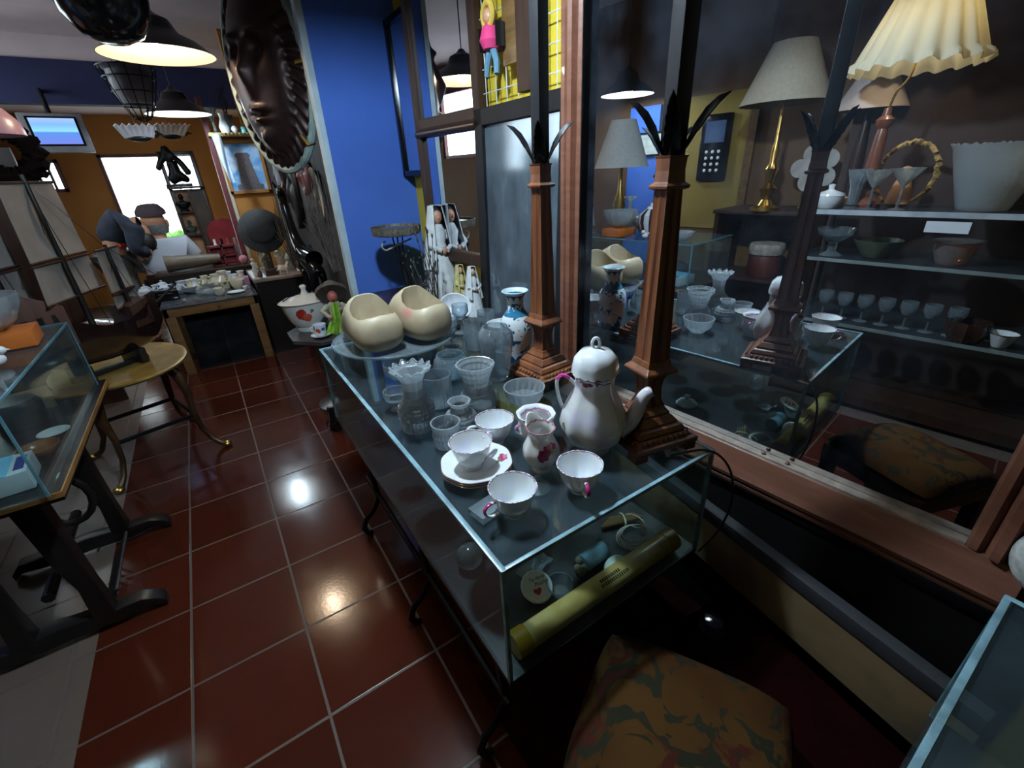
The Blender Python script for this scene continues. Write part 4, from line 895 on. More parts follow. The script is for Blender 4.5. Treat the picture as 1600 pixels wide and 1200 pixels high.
g = thing('black_boot', 'black boot-shaped piece on the tiles beyond the glass case', 'boot', (.755, 1.33, 0), rd(100))
MB().loft([[(x+cx_*cos(2*pi*i/14), y+cy_*sin(2*pi*i/14), z) for i in range(14)] for x, y, z, cx_, cy_ in ((.0, .0, 0, .075, .035), (.0, 0, .03, .072, .034), (-.03, 0, .055, .045, .03), (-.045, 0, .1, .034, .03), (-.05, 0, .16, .034, .032))]).build('boot', M['black_gloss'], g)
single('pink_shell', 'small pale shell lying on top of the black boot', 'shell', MB().ball((0, 0, 0), (.022, .014, .012), 14, 8), plain('shell', (.5, .36, .33), .5), (.76, 1.275, .172))
# ================================================================== far half of the shop
g = thing('bronze_relief', 'big dark bronze relief of a bearded face on a round pale-rimmed plate', 'relief', (.955, 1.85, 1.89), rd(30))
def relief(u, v):
    a = u*2-1; b = v*2-1; r2 = a*a+b*b
    if r2 > 1: s = 1/math.sqrt(r2); a *= s; b *= s; r2 = 1
    y = -a*.29; z = b*.45; d = .05*math.sqrt(max(0, 1-r2))
    fx = a/.72; fz = b/.86; face = max(0, 1-fx*fx-fz*fz)
    d += .07*face**.5
    d += .05*math.exp(-(fx/.17)**2)*max(0, 1-abs((fz-.02)/.36))*(1.25-fz)          # nose
    d -= .05*(math.exp(-((abs(fx)-.38)/.16)**2-((fz-.24)/.10)**2))                  # eye sockets
    d += .03*math.exp(-((abs(fx)-.38)/.09)**2-((fz-.23)/.05)**2)
    d += .03*math.exp(-((abs(fx)-.4)/.25)**2-((fz-.42)/.05)**2)                     # brows
    d += .035*math.exp(-(fx/.26)**2-((fz+.42)/.045)**2)+.03*math.exp(-(fx/.24)**2-((fz+.54)/.05)**2)-.03*math.exp(-(fx/.28)**2-((fz+.48)/.02)**2)
    d += .04*math.exp(-(fx/.2)**2-((fz+.78)/.12)**2)                                # chin
    if face <= .12: d += .009*sin(40*math.atan2(b, a)*.9+r2*8)*(1-face*8)
    return (-d-.02, y, z)
MB().sheet(relief, 90, 90).build('face', plain('dark_bronze', (.035, .016, .014), .4, .5, .5, 16, .2), g, ang=60)
MB().tube([(-.012, .293*cos(i*2*pi/64), .455*sin(i*2*pi/64)) for i in range(64)], .022, 8, True).build('pale_rim', plain('verdigris', (.25, .33, .30), .6, 0, .4, 12), g)
nail = MB(); nail.tube([(.0, -.32, .03), (-.04, -.31, .03), (-.05, -.26, .025)], .011, 8); nail.tube([(.0, -.22, -.33), (-.04, -.21, -.34), (-.045, -.18, -.29)], .01, 8); nail.build('bracket', M['brass'], g)
# hanging pieces along the dark wall
def mask(label, x, y, z, h, w, mat, rz=0):
    g = thing('carved_mask', label, 'mask', (x, y, z), 0, 'carved masks on the dark wall')
    def fn(u, v):
        a = u*2-1; b = v*2-1; k = math.sqrt(max(.02, 1-b*b))*w*(1-.25*b*-1*.5)
        d = .05*math.sqrt(max(0, 1-a*a)); d += .03*math.exp(-(a/.16)**2)*max(0, 1-abs(b)/.5); d -= .018*math.exp(-((abs(a)-.45)/.2)**2-((b-.28)/.12)**2)
        d -= .012*math.exp(-(a/.3)**2-((b+.55)/.08)**2)
        return (-d-.005, -a*k, b*h)
    MB().sheet(fn, 20, 28, .006).build('face', mat, g, ang=60)
    MB().tube([(-.004, 0, h*.9), (0, 0, h*1.25)], .003, 5).build('cord', M['black_wood'], g)
    return g
mask('long dark carved mask hung below the bronze relief, nearest the desk', 1.135, 3.35, 1.42, .22, .1, M['dark_wood'])
mask('reddish carved mask hung right under the bronze relief', 1.135, 2.35, 1.40, .12, .14, plain('mask_red', (.12, .02, .02), .5))
mask('narrow black mask hung above the black hat', 1.135, 2.9, 1.28, .26, .09, M['black_wood'])
g = thing('painted_plate', 'greenish painted round plate on the dark wall above the carved animal', 'plate', (1.139, 2.15, 1.28))
m, nt, b = nm('plate_paint'); setp(b, rough=.4); n = noise(nt, 7, 2, None, .5, .6); L(nt, ramp(nt, n, [(.42, (.10, .11, .08)), (.5, (.16, .16, .11)), (.56, (.42, .24, .1))]), b.inputs['Base Color'])
MB().lathe([(0, 0), (.1, 0), (.17, .02), (.172, .026), (.1, .008), (0, .008)], 40, rot=Euler((0, -pi/2, 0))).build('dish', m, g)
rr = random.Random(21)
DTZ = .652
def twigs(label, x, y, z0, z1, n, spread, mat, seed):
    mb = MB(); rr = random.Random(seed)
    for k in range(n):
        b0 = Vector((rr.uniform(-.03, .02), rr.uniform(-spread, spread), 0)); e0 = b0+Vector((rr.uniform(-.06, .03), rr.uniform(-spread, spread), (z1-z0)*rr.uniform(.6, 1)))
        mm = b0.lerp(e0, .5)+Vector((rr.uniform(-.03, .01), rr.uniform(-.04, .04), 0)); mb.tube([b0, b0.lerp(mm, .6), mm, mm.lerp(e0, .5)+Vector((rr.uniform(-.015, .01), rr.uniform(-.02, .02), 0)), e0], [.006, .005, .004, .003, .001], 5)
        if k % 2: mb.tube([mm, mm+Vector((-.05, rr.uniform(-.08, .08), .09))], .002, 4)
    return tag(mb.build('twig_bundle', mat, None, (x, y, z0)), label, 'twigs')
twigs('bundle of grey dry twigs hanging along the white corner trim', 1.045, 1.70, .86, 1.5, 26, .06, plain('twig_grey', (.085, .065, .055), .9, 0, .5, 30), 1)
twigs('darker bundle of branches standing on the right end of the desk', 1.055, 3.16, DTZ, 1.40, 26, .09, plain('twig_dark', (.07, .05, .04), .9, 0, .5, 30), 2)
g = thing('pale_drapery', 'bluish-white cloth scraps hanging left under the bronze relief', 'cloth', (1.05, 3.0, 1.35))
MB().sheet(lambda u, v: (-.02*sin(u*14+v*3), (u-.5)*(.30-.12*v)+.04*v, .42*(1-v)+.03*sin(u*11)*(1-v)), 24, 14, .003).build('cloth', plain('bluish_cloth', (.30, .32, .40), .9, 0, .4, 12), g)
MB().tube([(0, 0, .42), (.08, 0, .46)], .004, 5).build('hook', M['black_metal'], g)
# carved long-necked animal on a plinth
g = thing('dark_plinth', 'dark wooden plinth under the carved long-necked animal', 'plinth', (1.02, 2.34, 0))
MB().span((-.11, -.2, 0), (.10, .2, .56)).build('body', M['black_wood'], g, smooth=False); MB().span((-.12, -.21, .56), (.11, .21, .58)).build('top', M['dark_wood'], g, bevel=.004)
g = thing('carved_animal', 'black carved long-necked animal standing next to the desk', 'carving', (1.0, 2.34, .5815))
vs = [(.02, -.02, .30), (.0, .06, .31), (-.02, .12, .34), (-.03, .18, .45), (-.035, .22, .58), (-.035, .245, .72), (-.04, .215, .755), (.03, -.10, .29), (-.03, .09, .16), (-.03, .09, .012), (.04, .09, .16), (.04, .09, .012), (-.02, -.11, .15), (-.02, -.11, .012), (.06, -.11, .15), (.06, -.11, .012), (.035, -.16, .2), (-.045, .175, .74)]
ed = [(0, 1), (1, 2), (2, 3), (3, 4), (4, 5), (5, 6), (6, 17), (0, 7), (1, 8), (8, 9), (1, 10), (10, 11), (7, 12), (12, 13), (7, 14), (14, 15), (7, 16)]
ra = [.068, .07, .055, .04, .032, .03, .03, .062, .022, .014, .022, .014, .024, .014, .024, .014, .01, .018]
body = skinfig(vs, ed, ra); o = body.build('body', M['black_gloss'], g)
zmin = min(v.co.z for v in o.data.vertices); o.location.z = -zmin
for s in (-1, 1): MB().tube([(-.035+s*.02, .25, .77-zmin), (-.035+s*.035, .255, .81-zmin)], [.011, .004], 8).build('ear', M['black_gloss'], g)
# desk
g = thing('wooden_desk', 'dark desk with pale wooden edge crowded with figurines', 'desk', (.90, 3.3, 0))
MB().span((-.245, -.30, .625), (.225, .30, .65)).build('top', wood('desk_top', (.18, .13, .10), (.26, .19, .15), .4, axis=0), g, bevel=.004)
MB().span((-.23, -.28, 0), (.21, .28, .625)).build('body', M['black_wood'], g, smooth=False)
DT = .6512
single('white_card', 'white sheet under the figurines at the left end of the desk', 'paper', MB().span((-.05, -.22, 0), (.05, .22, .003)), M['paper'], (.712, 3.26, DT), smooth=False)
p = ony(411, 362, 3.38)
g = thing('black_hat', 'large round black hat on a stand at the back of the desk', 'hat', (p.x, 3.40, DT))
hz = p.z-DT
MB().lathe([(0, 0), (.05, 0), (.05, .01), (.014, .02), (.012, hz-.02), (0, hz-.02)], 20).build('stand', M['dark_wood'], g)
MB().lathe([(0, .03), (.1, .03), (.175, .0), (.19, .006), (.178, .02), (.125, .05), (.115, .11), (.07, .14), (0, .145)], 48, rot=Euler((rd(72), 0, rd(-10)))).build('hat', plain('hat_felt', (.016, .016, .018), .8, 0, .3, 20), g, (0, .05, hz))
def figurine(label, px, py, h, c, c2, kind=0, y=None, group='figurines on the desk', zt=DT):
    p = onz(px, py, zt); p.y = min(max(p.y, 3.035), 3.5); p.x = min(max(p.x, .69), 1.09); g = thing('figurine', label, 'figurine', (p.x, p.y, zt), (px*7 % 6), group)
    b = plain('fig', c, .5, 0, .3, 20); e = plain('fig2', c2, .5)
    if kind == 0:
        MB().lathe([(0, 0), (h*.2, 0), (h*.2, h*.06), (h*.13, h*.1), (h*.17, h*.4), (h*.1, h*.6), (h*.15, h*.74), (h*.06, h*.82), (0, h*.82)], 16, lambda t, z, r: 1+.08*cos(3*t)).build('body', b, g)
        MB().ball((0, 0, h*.9), h*.09, 12, 8).build('head', e, g)
        ar = MB()
        for s in (-1, 1): ar.tube([(s*h*.13, 0, h*.72), (s*h*.19, -h*.05, h*.55), (s*h*.08, -h*.14, h*.5)], h*.035, 6)
        ar.build('arms', b, g)
    elif kind == 1:
        bd = MB(); bd.ball((0, 0, h*.42), (h*.36, h*.2, h*.24), 14, 9); bd.tube([(h*.28, 0, h*.5), (h*.4, 0, h*.8), (h*.5, 0, h*.85)], [h*.13, h*.1, h*.06], 8)
        for a in (-1, 1):
            for c_ in (-1, 1): bd.tube([(a*h*.22, c_*h*.1, h*.35), (a*h*.24, c_*h*.1, 0)], h*.055, 6)
        bd.build('body', b, g); MB().tube([(-h*.34, 0, h*.5), (-h*.45, 0, h*.3)], h*.03, 6).build('tail', e, g)
    else:
        MB().lathe(vessel([(0, 0), (h*.2, 0), (h*.3, h*.3), (h*.3, h*.55), (h*.16, h*.8), (h*.2, h)], h*.03, h*.05), 20).build('body', b, g); MB().tube([(h*.28*cos(t*.4), h*.28*sin(t*.4), h*.42) for t in range(16)], h*.03, 6, True).build('band', e, g)
    return g
figurine('white figurine with raised veil at the left front of the desk', 404, 437, .17, (.55, .52, .45), (.5, .3, .2))
figurine('brown squat pot at the desk front edge left of the dark box', 412, 442, .09, (.10, .06, .04), (.2, .12, .08), 2)
figurine('dark statuette behind the dark box on the desk', 420, 425, .17, (.05, .04, .03), (.25, .2, .12))
figurine('tall brass-coloured figurine before the black hat', 411, 415, .22, (.22, .17, .09), (.45, .4, .28))
figurine('cream elephant-like figurine at the middle of the desk', 444, 428, .11, (.55, .45, .35), (.4, .3, .22), 1)
figurine('cream seated figurine right of the black hat', 438, 415, .19, (.5, .4, .28), (.5, .33, .18))
figurine('glass and green jar-shaped ornament at the middle of the desk', 456, 415, .15, (.30, .33, .30), (.03, .08, .05), 2)
figurine('brown wooden figurine right of the green jar ornament', 466, 419, .15, (.22, .11, .05), (.3, .18, .1))
figurine('amber statuette near the right end of the desk', 476, 421, .17, (.28, .14, .06), (.4, .25, .12))
figurine('dark figurine at the right end of the desk', 487, 420, .13, (.08, .05, .04), (.3, .2, .13))
figurine('small pale animal at the front edge of the desk', 470, 428, .045, (.5, .45, .38), (.4, .3, .2), 1)
figurine('tall bluish glass ornament at the rear of the desk', 477, 408, .22, (.32, .33, .45), (.5, .5, .55))
p = onz(426, 430, DT); single('dark_box', 'small dark box at the front of the desk', 'box', MB().span((-.05, -.03, 0), (.05, .03, .05)), M['dark_wood'], (p.x, p.y+.02, DT), rd(6), bevel=.003)
# partition with picture and shelf
g = thing('tower_picture', 'framed picture of a round stone tower under a blue sky', 'picture', (.945, 4.235, 1.28), 0)
w_, h_ = .37, .47
f = MB(); f.span((-w_/2, -.02, 0), (-w_/2+.03, .012, h_)); f.span((w_/2-.03, -.02, 0), (w_/2, .012, h_)); f.span((-w_/2, -.02, 0), (w_/2, .012, .03)); f.span((-w_/2, -.02, h_-.03), (w_/2, .012, h_)); f.build('frame', wood('honey_wood', (.30, .13, .03), (.42, .2, .05), .4), g, smooth=False, bevel=.003)
m, nt, b = nm('painted_sky'); setp(b, rough=.4); n = noise(nt, 6, 5, None, .6, .5); L(nt, ramp(nt, n, [(.38, (.05, .32, .75)), (.5, (.25, .5, .85)), (.66, (.8, .85, .95))]), b.inputs['Base Color'])
MB().span((-w_/2+.02, -.006, .02), (w_/2-.02, -.002, h_-.02)).build('sky', m, g, smooth=False)
tw = MB(); tw.prism([(-.075, .07), (.095, .07), (.055, .33), (-.05, .33)], .006, .008); tw.prism([(-.063, .325), (.068, .325), (.062, .35), (.05, .362), (-.045, .362), (-.058, .35)], .006, .009); tw.prism([(-.11, .035), (.125, .035), (.125, .075), (.105, .085), (-.095, .085), (-.11, .07)], .006, .009)
m, nt, b = nm('painted_stone'); setp(b, rough=.6); br = N(nt, 'ShaderNodeTexBrick', _Scale=40.); L(nt, coords(nt), br.inputs['Vector']); br.inputs['Color1'].default_value = (.12, .10, .12, 1); br.inputs['Color2'].default_value = (.22, .18, .19, 1); br.inputs['Mortar'].default_value = (.06, .05, .06, 1); L(nt, br.outputs[0], b.inputs['Base Color'])
tw.build('tower', m, g, rot=(pi/2, 0, 0), smooth=False)
g = thing('wall_shelf', 'wooden wall shelf with a carved edge above the tower picture', 'shelf', (.96, 4.13, 1.775))
MB().span((-.25, -.11, 0), (.20, .118, .022)).build('board', wood('shelf_wood', (.40, .28, .12), (.55, .42, .22), .5, axis=0), g, bevel=.003)
e = MB()
for k in range(15): e.lathe([(0, -.012), (.014, -.012), (.014, 0), (0, 0)], 10, loc=(-.24+k*.031, -.112, .006), rot=Euler((pi/2, 0, 0)))
e.build('carved_edge', M['gold'], g)
ST = 1.7985
def sh(px, y=4.13): return ony(px, 205, y).x
v = MB().lathe(vessel([(0, 0), (.03, 0), (.01, .02), (.012, .1), (.04, .17), (.06, .2)], .003, .06), 24); single('lily_vase', 'trumpet-shaped glass vase at the left end of the shelf over the tower picture', 'vase', v, M['glass_dull'], (sh(337), 4.13, ST))
v = MB().lathe(vessel([(0, 0), (.035, 0), (.045, .05), (.02, .12), (.03, .16)], .003, .006), 24); single('white_vase', 'white vase on the shelf between the lily vase and the cyan trinket', 'vase', v, M['white_china'], (sh(352), 4.10, ST))
g = thing('twisted_wire_vase', 'frosted round vase with curly wires on the shelf', 'vase', (sh(361), 4.17, ST)); MB().lathe(vessel([(0, 0), (.04, 0), (.06, .05), (.03, .1), (.05, .15)], .003, .006), 24).build('body', M['glass_dull'], g)
cw = MB()
for k in range(6): cw.tube([(.02*sin(k)+.03*sin(i*.8+k)*i/16, .02*cos(k), .1+.018*i) for i in range(16)], .003, 5)
cw.build('wires', M['black_metal'], g)
single('cyan_trinket', 'little cyan trinket on the shelf over the tower picture', 'trinket', MB().lathe([(0, 0), (.025, 0), (.028, .03), (.018, .05), (0, .052)], 16), plain('cyan', (.2, .6, .62), .3), (sh(380), 4.08, ST))
single('white_ball_ornament', 'white ball ornament at the front of the shelf', 'ornament', MB().ball((0, 0, .028), .028, 16, 10), M['white_china'], (sh(366), 4.05, ST))
g = thing('black_speaker', 'tall black loudspeaker at the right end of the shelf', 'speaker', (sh(402, 4.16), 4.16, ST)); MB().span((-.06, -.06, 0), (.06, .06, .30)).build('box', M['black_wood'], g, bevel=.006); MB().lathe([(0, 0), (.045, 0), (.045, .004), (.02, .002), (0, .006)], 24, rot=Euler((pi/2, 0, 0))).build('cone', M['black_gloss'], g, (0, -.061, .1))
single('black_camera', 'small black camera-like gadget on the shelf in front of the loudspeaker', 'gadget', MB().span((-.04, -.02, 0), (.04, .02, .045)), M['black_gloss'], (sh(393, 4.05), 4.05, ST), bevel=.006)
structure(MB().span((.70, 4.22, 0), (.74, 4.36, 2.1)), 'trim_5', M['red_frame'], smooth=False); structure(MB().span((.745, 4.235, 0), (.775, 4.25, 1.77)), 'trim_6', M['cream'], smooth=False)
single('white_ribbon', 'white cloth strip hanging at the left end of the shelf', 'cloth', MB().sheet(lambda u, v: ((u-.5)*(.07-.03*v)+.03*v, .012*sin(u*6+v*5), .40*(1-v)), 8, 16, .003), plain('ribbon', (.5, .62, .75), .7), (sh(333), 4.008, 1.385))
# ------------------------------------------------------------------ glass-topped table and what is on it
TZ = .55
xa, xb, ya, yb = .0, .645, 2.93, 3.58
g = thing('glass_topped_table', 'ochre wooden table with a dark glass top in the far half of the shop', 'table', (.36, 3.25, 0))
f = MB(); f.span((xa-.36, ya-3.25, TZ-.075), (xb-.36, ya-3.25+.03, TZ-.006)); f.span((xa-.36, yb-3.28, TZ-.075), (xb-.36, yb-3.25, TZ-.006)); f.span((xa-.36, ya-3.25, TZ-.075), (xa-.33, yb-3.25, TZ-.006)); f.span((xb-.39, ya-3.25, TZ-.075), (xb-.36, yb-3.25, TZ-.006))
f.build('apron', M['ochre_wood'], g, bevel=.003)
for a in (xa-.36+.035, xb-.36-.035):
    for b_ in (ya-3.25+.035, yb-3.25-.035): MB().span((a-.033, b_-.033, 0), (a+.033, b_+.033, TZ-.075)).build('leg', M['ochre_wood'], g, bevel=.003)
MB().span((xa-.37, ya-3.26, TZ-.006), (xb-.35, yb-3.24, TZ)).build('glass_top', plain('slate_glass', (.05, .055, .065), .12), g, bevel=.001)
MB().tube([(0, ya-3.25-.001, TZ-.045), (0, ya-3.25-.018, TZ-.045)], [.006, .011], 10).build('knob', M['brass'], g)
g = thing('smoked_glass_box', 'smoked glass case standing under the glass-topped table', 'display case', (.36, 3.22, 0)); MB().span((-.26, -.2, .02), (.26, .2, .40)).build('glass_box', pane('smoked', (.35, .4, .45), .12, (.06, .08, .1)), g, smooth=False); MB().span((-.27, -.21, 0), (.27, .21, .02)).build('base', M['black_wood'], g, smooth=False)
Z = TZ+.0012
def tp(px, py):
    p = onz(px, py, TZ)
    if p.y > 3.49: p = ony(px, py, 3.49-.012*(px % 3))
    return (p.x, p.y, Z)
WG = 'white china on the far glass-topped table'
ivory = painted('ivory_flower', (.62, .58, .46), [((0, -.04, .05), .016, (.16, .22, .06)), ((.02, -.035, .07), .012, (.3, .3, .05))], (), .2, .4, .004, 70); greyw = plain('grey_china', (.48, .50, .54), .15, 0, .1, coat=.4)
def china(label, px, py, kind, s, mat, rz=0.):
    s *= 1.42
    nm_ = {'jug': 'jug', 'cup': 'cup', 'vase': 'vase', 'bowl': 'bowl', 'plate': 'plate', 'pot': 'teapot'}[kind]
    g = thing(nm_, label, nm_, tp(px, py), rz, WG)
    pr_ = {'jug': [(0, 0), (.5, 0), (.8, .5), (.7, 1.1), (.5, 1.4), (.62, 1.7)], 'cup': [(0, 0), (.4, 0), (.6, .3), (.75, 1.)], 'vase': [(0, 0), (.5, 0), (.75, .9), (.35, 1.6), (.55, 2.1)], 'bowl': [(0, 0), (.5, 0), (1., .5), (1.2, .8)], 'plate': [(0, 0), (.8, 0), (1.6, .22)], 'pot': [(0, 0), (.6, 0), (1., .5), (.9, 1.), (.5, 1.3)]}[kind]
    MB().lathe(vessel([(r*s, z*s) for r, z in pr_], s*.06, s*.08), 28).build('body', mat, g)
    if kind in ('jug', 'cup', 'pot'):
        t = pr_[-1][1]*s; h = MB(); handle(h, [(s*.6, 0, t*.85), (s*1.15, 0, t*.9), (s*1.2, 0, t*.5), (s*.66, 0, t*.3)], s*.09); h.build('handle', mat, g)
    if kind == 'pot':
        MB().lathe([(0, 1.28*s), (.52*s, 1.28*s), (.4*s, 1.5*s), (.1*s, 1.6*s), (.14*s, 1.75*s), (0, 1.8*s)], 24).build('lid', mat, g); h = MB(); h.tube([(-.8*s, 0, .5*s), (-1.2*s, 0, .9*s), (-1.35*s, 0, 1.25*s)], [.22*s, .14*s, .1*s], 10); h.build('spout', mat, g)
    return g
blw = painted('blue_leaf', (.50, .55, .60), [((-.03, -.05, .05), .022, (.02, .03, .1)), ((.03, -.045, .07), .02, (.02, .03, .1)), ((.05, 0, .04), .03, (.02, .03, .1)), ((-.05, -.02, .08), .018, (.02, .03, .1))], (), .15, .5, .012, 50)
for a in (('grey-blue pot with navy leaves at the left end of the far glass-topped table', 226, 450, 'pot', .044, blw, 2.4), ('second navy-leafed pot from the left on the far glass-topped table', 256, 452, 'pot', .05, blw, .4), ('navy-leafed jug beside the two leafed pots', 284, 446, 'jug', .042, blw, .4),
          ('ivory jug with green flower, left of the ivory group on the far table', 298, 448, 'jug', .042, ivory, 2.6), ('ivory cup with green flower in the middle of the far table', 313, 449, 'jug', .038, ivory, .2), ('ribbed grey-white bowl in the middle of the far table', 327, 446, 'bowl', .05, greyw, 0),
          ('ivory jug right of the grey-white bowl', 341, 445, 'jug', .05, ivory, .7), ('tall ivory vase at the back of the far table', 346, 438, 'vase', .042, M['cream'], 0), ('ivory vase with a dark flower on the right half of the far table', 354, 450, 'vase', .05, ivory, 0), ('cream cup in the right group on the far table', 364, 447, 'cup', .05, M['cream'], .5),
          ('white vase at the back right of the far table', 358, 436, 'vase', .042, M['white_china'], 0), ('white jug at the right back end of the far table', 367, 437, 'jug', .04, M['white_china'], 1.), ('cream beaker right of the cream cup on the far table', 374, 451, 'cup', .055, M['cream'], 2.), ('white saucer with a blue stripe at the front right of the far table', 369, 457, 'plate', .03, M['white_china'], 0), ('small white salt cellar by the right front corner of the far table', 384, 452, 'cup', .02, M['white_china'], 0)):
    china(*a)
for k, (px, py, kd, s_, mt, lb) in enumerate(((320, 437, 'vase', .04, ivory, 'ivory vase standing at the back left of the ivory group on the far table'), (333, 436, 'jug', .042, M['cream'], 'cream jug at the back middle of the far table'), (290, 436, 'bowl', .045, greyw, 'grey-white bowl behind the ivory jug on the far table'), (345, 461, 'cup', .042, ivory, 'ivory cup at the front of the ivory group on the far table'),
        (302, 436, 'vase', .036, M['white_china'], 'slender white vase behind the grey-white bowl on the far table'), (380, 441, 'vase', .04, M['cream'], 'cream vase nearest the pink card box on the far table'), (272, 440, 'bowl', .034, blw, 'navy-leafed bowl between the leafed pots on the far table'), (241, 440, 'jug', .04, blw, 'navy-leafed jug at the left back of the far table'))):
    china(lb, px, py, kd, s_, mt, k*.7)
GL = 'glass plates on the far table'
for k, (px, py, s, lb) in enumerate(((305, 456, .05, 'glass plate left of the two on the far table'), (330, 458, .06, 'glass plate in the front middle of the far table'))):
    v = MB().lathe([(0, 0), (s, 0), (s*1.7, .02), (s*1.7, .024), (s, .006), (0, .006)], 36); single('glass_plate', lb, 'plate', v, M['glass_dull'], tp(px, py), group=GL)
g = thing('black_casket', 'black casket with silver fittings at the left front of the far table', 'box', tp(262, 468), rd(4)); MB().span((-.085, -.05, 0), (.085, .05, .075)).build('box', M['black_gloss'], g, bevel=.006); MB().tube([(-.05, -.052, .05), (-.04, -.07, .055), (.04, -.07, .055), (.05, -.052, .05)], .004, 6).build('silver_handle', M['chrome'], g)
single('pink_box', 'pink and lilac card box at the right back corner of the far table', 'box', MB().span((-.05, -.05, 0), (.05, .05, .07)), plain('pink_card', (.45, .22, .38), .6), (.60, 3.43, Z), bevel=.002)
# black sideboard behind with the horn, the crate and bottles
g = thing('black_sideboard', 'black sideboard behind the far glass-topped table', 'sideboard', (.40, 3.86, 0)); MB().span((-.42, -.14, 0), (.34, .14, .66)).build('body', M['black_wood'], g, smooth=False); MB().span((-.43, -.15, .66), (.35, .15, .68)).build('top', M['dark_wood'], g, bevel=.003)
SB = .6812
a, b_ = ony(258, 412, 3.81), ony(345, 405, 3.81)
hr = MB(); L_ = (b_-a).length
hr.lathe([(0, 0), (.07, 0), (.075, .01), (.066, .06), (.058, L_*.5), (.044, L_*.9), (.04, L_), (0, L_)], 28, rot=Euler((0, pi/2, 0)))
single('wooden_horn', 'grey-brown tapered wooden horn lying in front of the man in white', 'horn', hr, wood('horn_wood', (.07, .055, .04), (.17, .125, .085), .5, axis=0), (a.x, 3.81, SB+.0755), 0)
c0 = ony(352, 405, 3.8)
g = thing('red_crate', 'small red crate with dividers right of the wooden horn', 'crate', (c0.x, 3.87, SB), 0)
f = MB(); w2 = .105
for x in (-w2, 0, w2): f.span((x-.008, -.05, 0), (x+.008, .05, .18))
for z in (.0, .083, .165): f.span((-w2, -.05, z), (w2, .05, z+.015))
f.build('frame', plain('crate_red', (.16, .012, .018), .5), g, smooth=False); MB().span((-w2, .04, 0), (w2, .05, .18)).build('back', plain('crate_back', (.35, .05, .05), .6), g, smooth=False)
single('rose_ball', 'pink flower ball on the sideboard to the right of the red crate', 'ornament', MB().ball((0, 0, .04), .04, 16, 10), plain('rose', (.45, .16, .18), .8, 0, .4, 60, .5), (ony(379, 380, 3.75).x-.03, 3.79, SB))
for k, (px, lb, mt) in enumerate(((334, 'slim white bottle standing behind the red crate', M['white_china']), (345, 'dark bottle standing behind the red crate', M['black_gloss']), (356, 'reddish bottle behind the red crate, third from the left', M['red_wood']), (366, 'pale glass bottle behind the red crate, rightmost', M['glass_dull']))):
    x = ony(px, 370, 3.89).x; v = MB().lathe([(0, 0), (.022, 0), (.024, .01), (.024, .14), (.01, .19), (.011, .23), (0, .231)], 18); single('bottle', lb, 'bottle', v, mt, (x-.005, 3.955, SB), group='bottles on the sideboard')
# ------------------------------------------------------------------ man in white, seen from behind
def chair(label, x, y, rz, mat, seat=.44, back=.9):
    g = thing('wooden_chair', label, 'chair', (x, y, 0), rz)
    MB().span((-.2, -.2, seat-.03), (.2, .2, seat)).build('seat', mat, g, bevel=.006)
    for a in (-1, 1):
        MB().tube([(a*.17, .17, 0), (a*.17, .17, seat-.03)], .016, 8).build('leg', mat, g); MB().tube([(a*.17, -.19, 0), (a*.17, -.19, seat), (a*.17, -.22, back)], .016, 8).build('leg', mat, g)
    f = MB(); f.span((-.19, -.235, back-.16), (.19, -.205, back)); f.build('backrest', mat, g, bevel=.008); return g
MX, MY = .045, 4.46
chair('dark chair under the seated man in white', MX, MY+.03, 0, M['dark_wood'], .33, .62)
man = thing('person', 'man in a white T-shirt and dark cap seen from behind, seated', 'person', (MX, MY, .345), rd(-8)); man.scale = (1.2,)*3
vs = [(0, 0, .09), (0, .01, .24), (0, -.005, .38), (0, .01, .455), (0, .025, .50), (0, .045, .56), (0, .05, .635), (-.165, .0, .43), (-.225, .06, .26), (-.17, .27, .20), (.165, .0, .43), (.225, .06, .26), (.17, .27, .20), (-.1, .06, .07), (-.12, .42, .08), (-.12, .44, -.33), (.1, .06, .07), (.12, .42, .08), (.12, .44, -.33), (-.12, .54, -.36), (.12, .54, -.36)]
ed = [(0, 1), (1, 2), (2, 3), (3, 4), (4, 5), (5, 6), (2, 7), (7, 8), (8, 9), (2, 10), (10, 11), (11, 12), (0, 13), (13, 14), (14, 15), (0, 16), (16, 17), (17, 18), (15, 19), (18, 20)]
ra = [(.15, .11), (.15, .105), (.15, .10), (.065, .06), (.055, .055), (.080, .092), (.082, .095), .062, .045, .032, .062, .045, .032, .085, .062, .042, .085, .062, .042, .036, .036]
bd_ = skinfig(vs, ed, ra); bd_.ball((0, .05, .615), (.080, .096, .108), 24, 16); bd_.tube([(0, .01, .42), (0, .04, .56)], .058, 16); bd_.build('body', M['skin'], man)
vs2 = [(0, 0, .06), (0, .01, .24), (0, -.005, .38), (0, .005, .47), (-.165, .0, .435), (-.215, .05, .30), (.165, .0, .435), (.215, .05, .30)]
skinfig(vs2, [(0, 1), (1, 2), (2, 3), (2, 4), (4, 5), (2, 6), (6, 7)], [(.172, .128), (.17, .122), (.168, .115), (.075, .07), .075, .066, .075, .066]).build('t_shirt', plain('white_tee', (.62, .66, .75), .9, 0, .06, 6), man)
vs3 = [(0, .02, .05), (-.1, .06, .06), (-.12, .42, .08), (-.12, .44, -.28), (.1, .06, .06), (.12, .42, .08), (.12, .44, -.28)]
skinfig(vs3, [(0, 1), (1, 2), (2, 3), (0, 4), (4, 5), (5, 6)], [(.165, .12), .1, .078, .062, .1, .078, .062]).build('trousers', M['dark_cloth'], man)
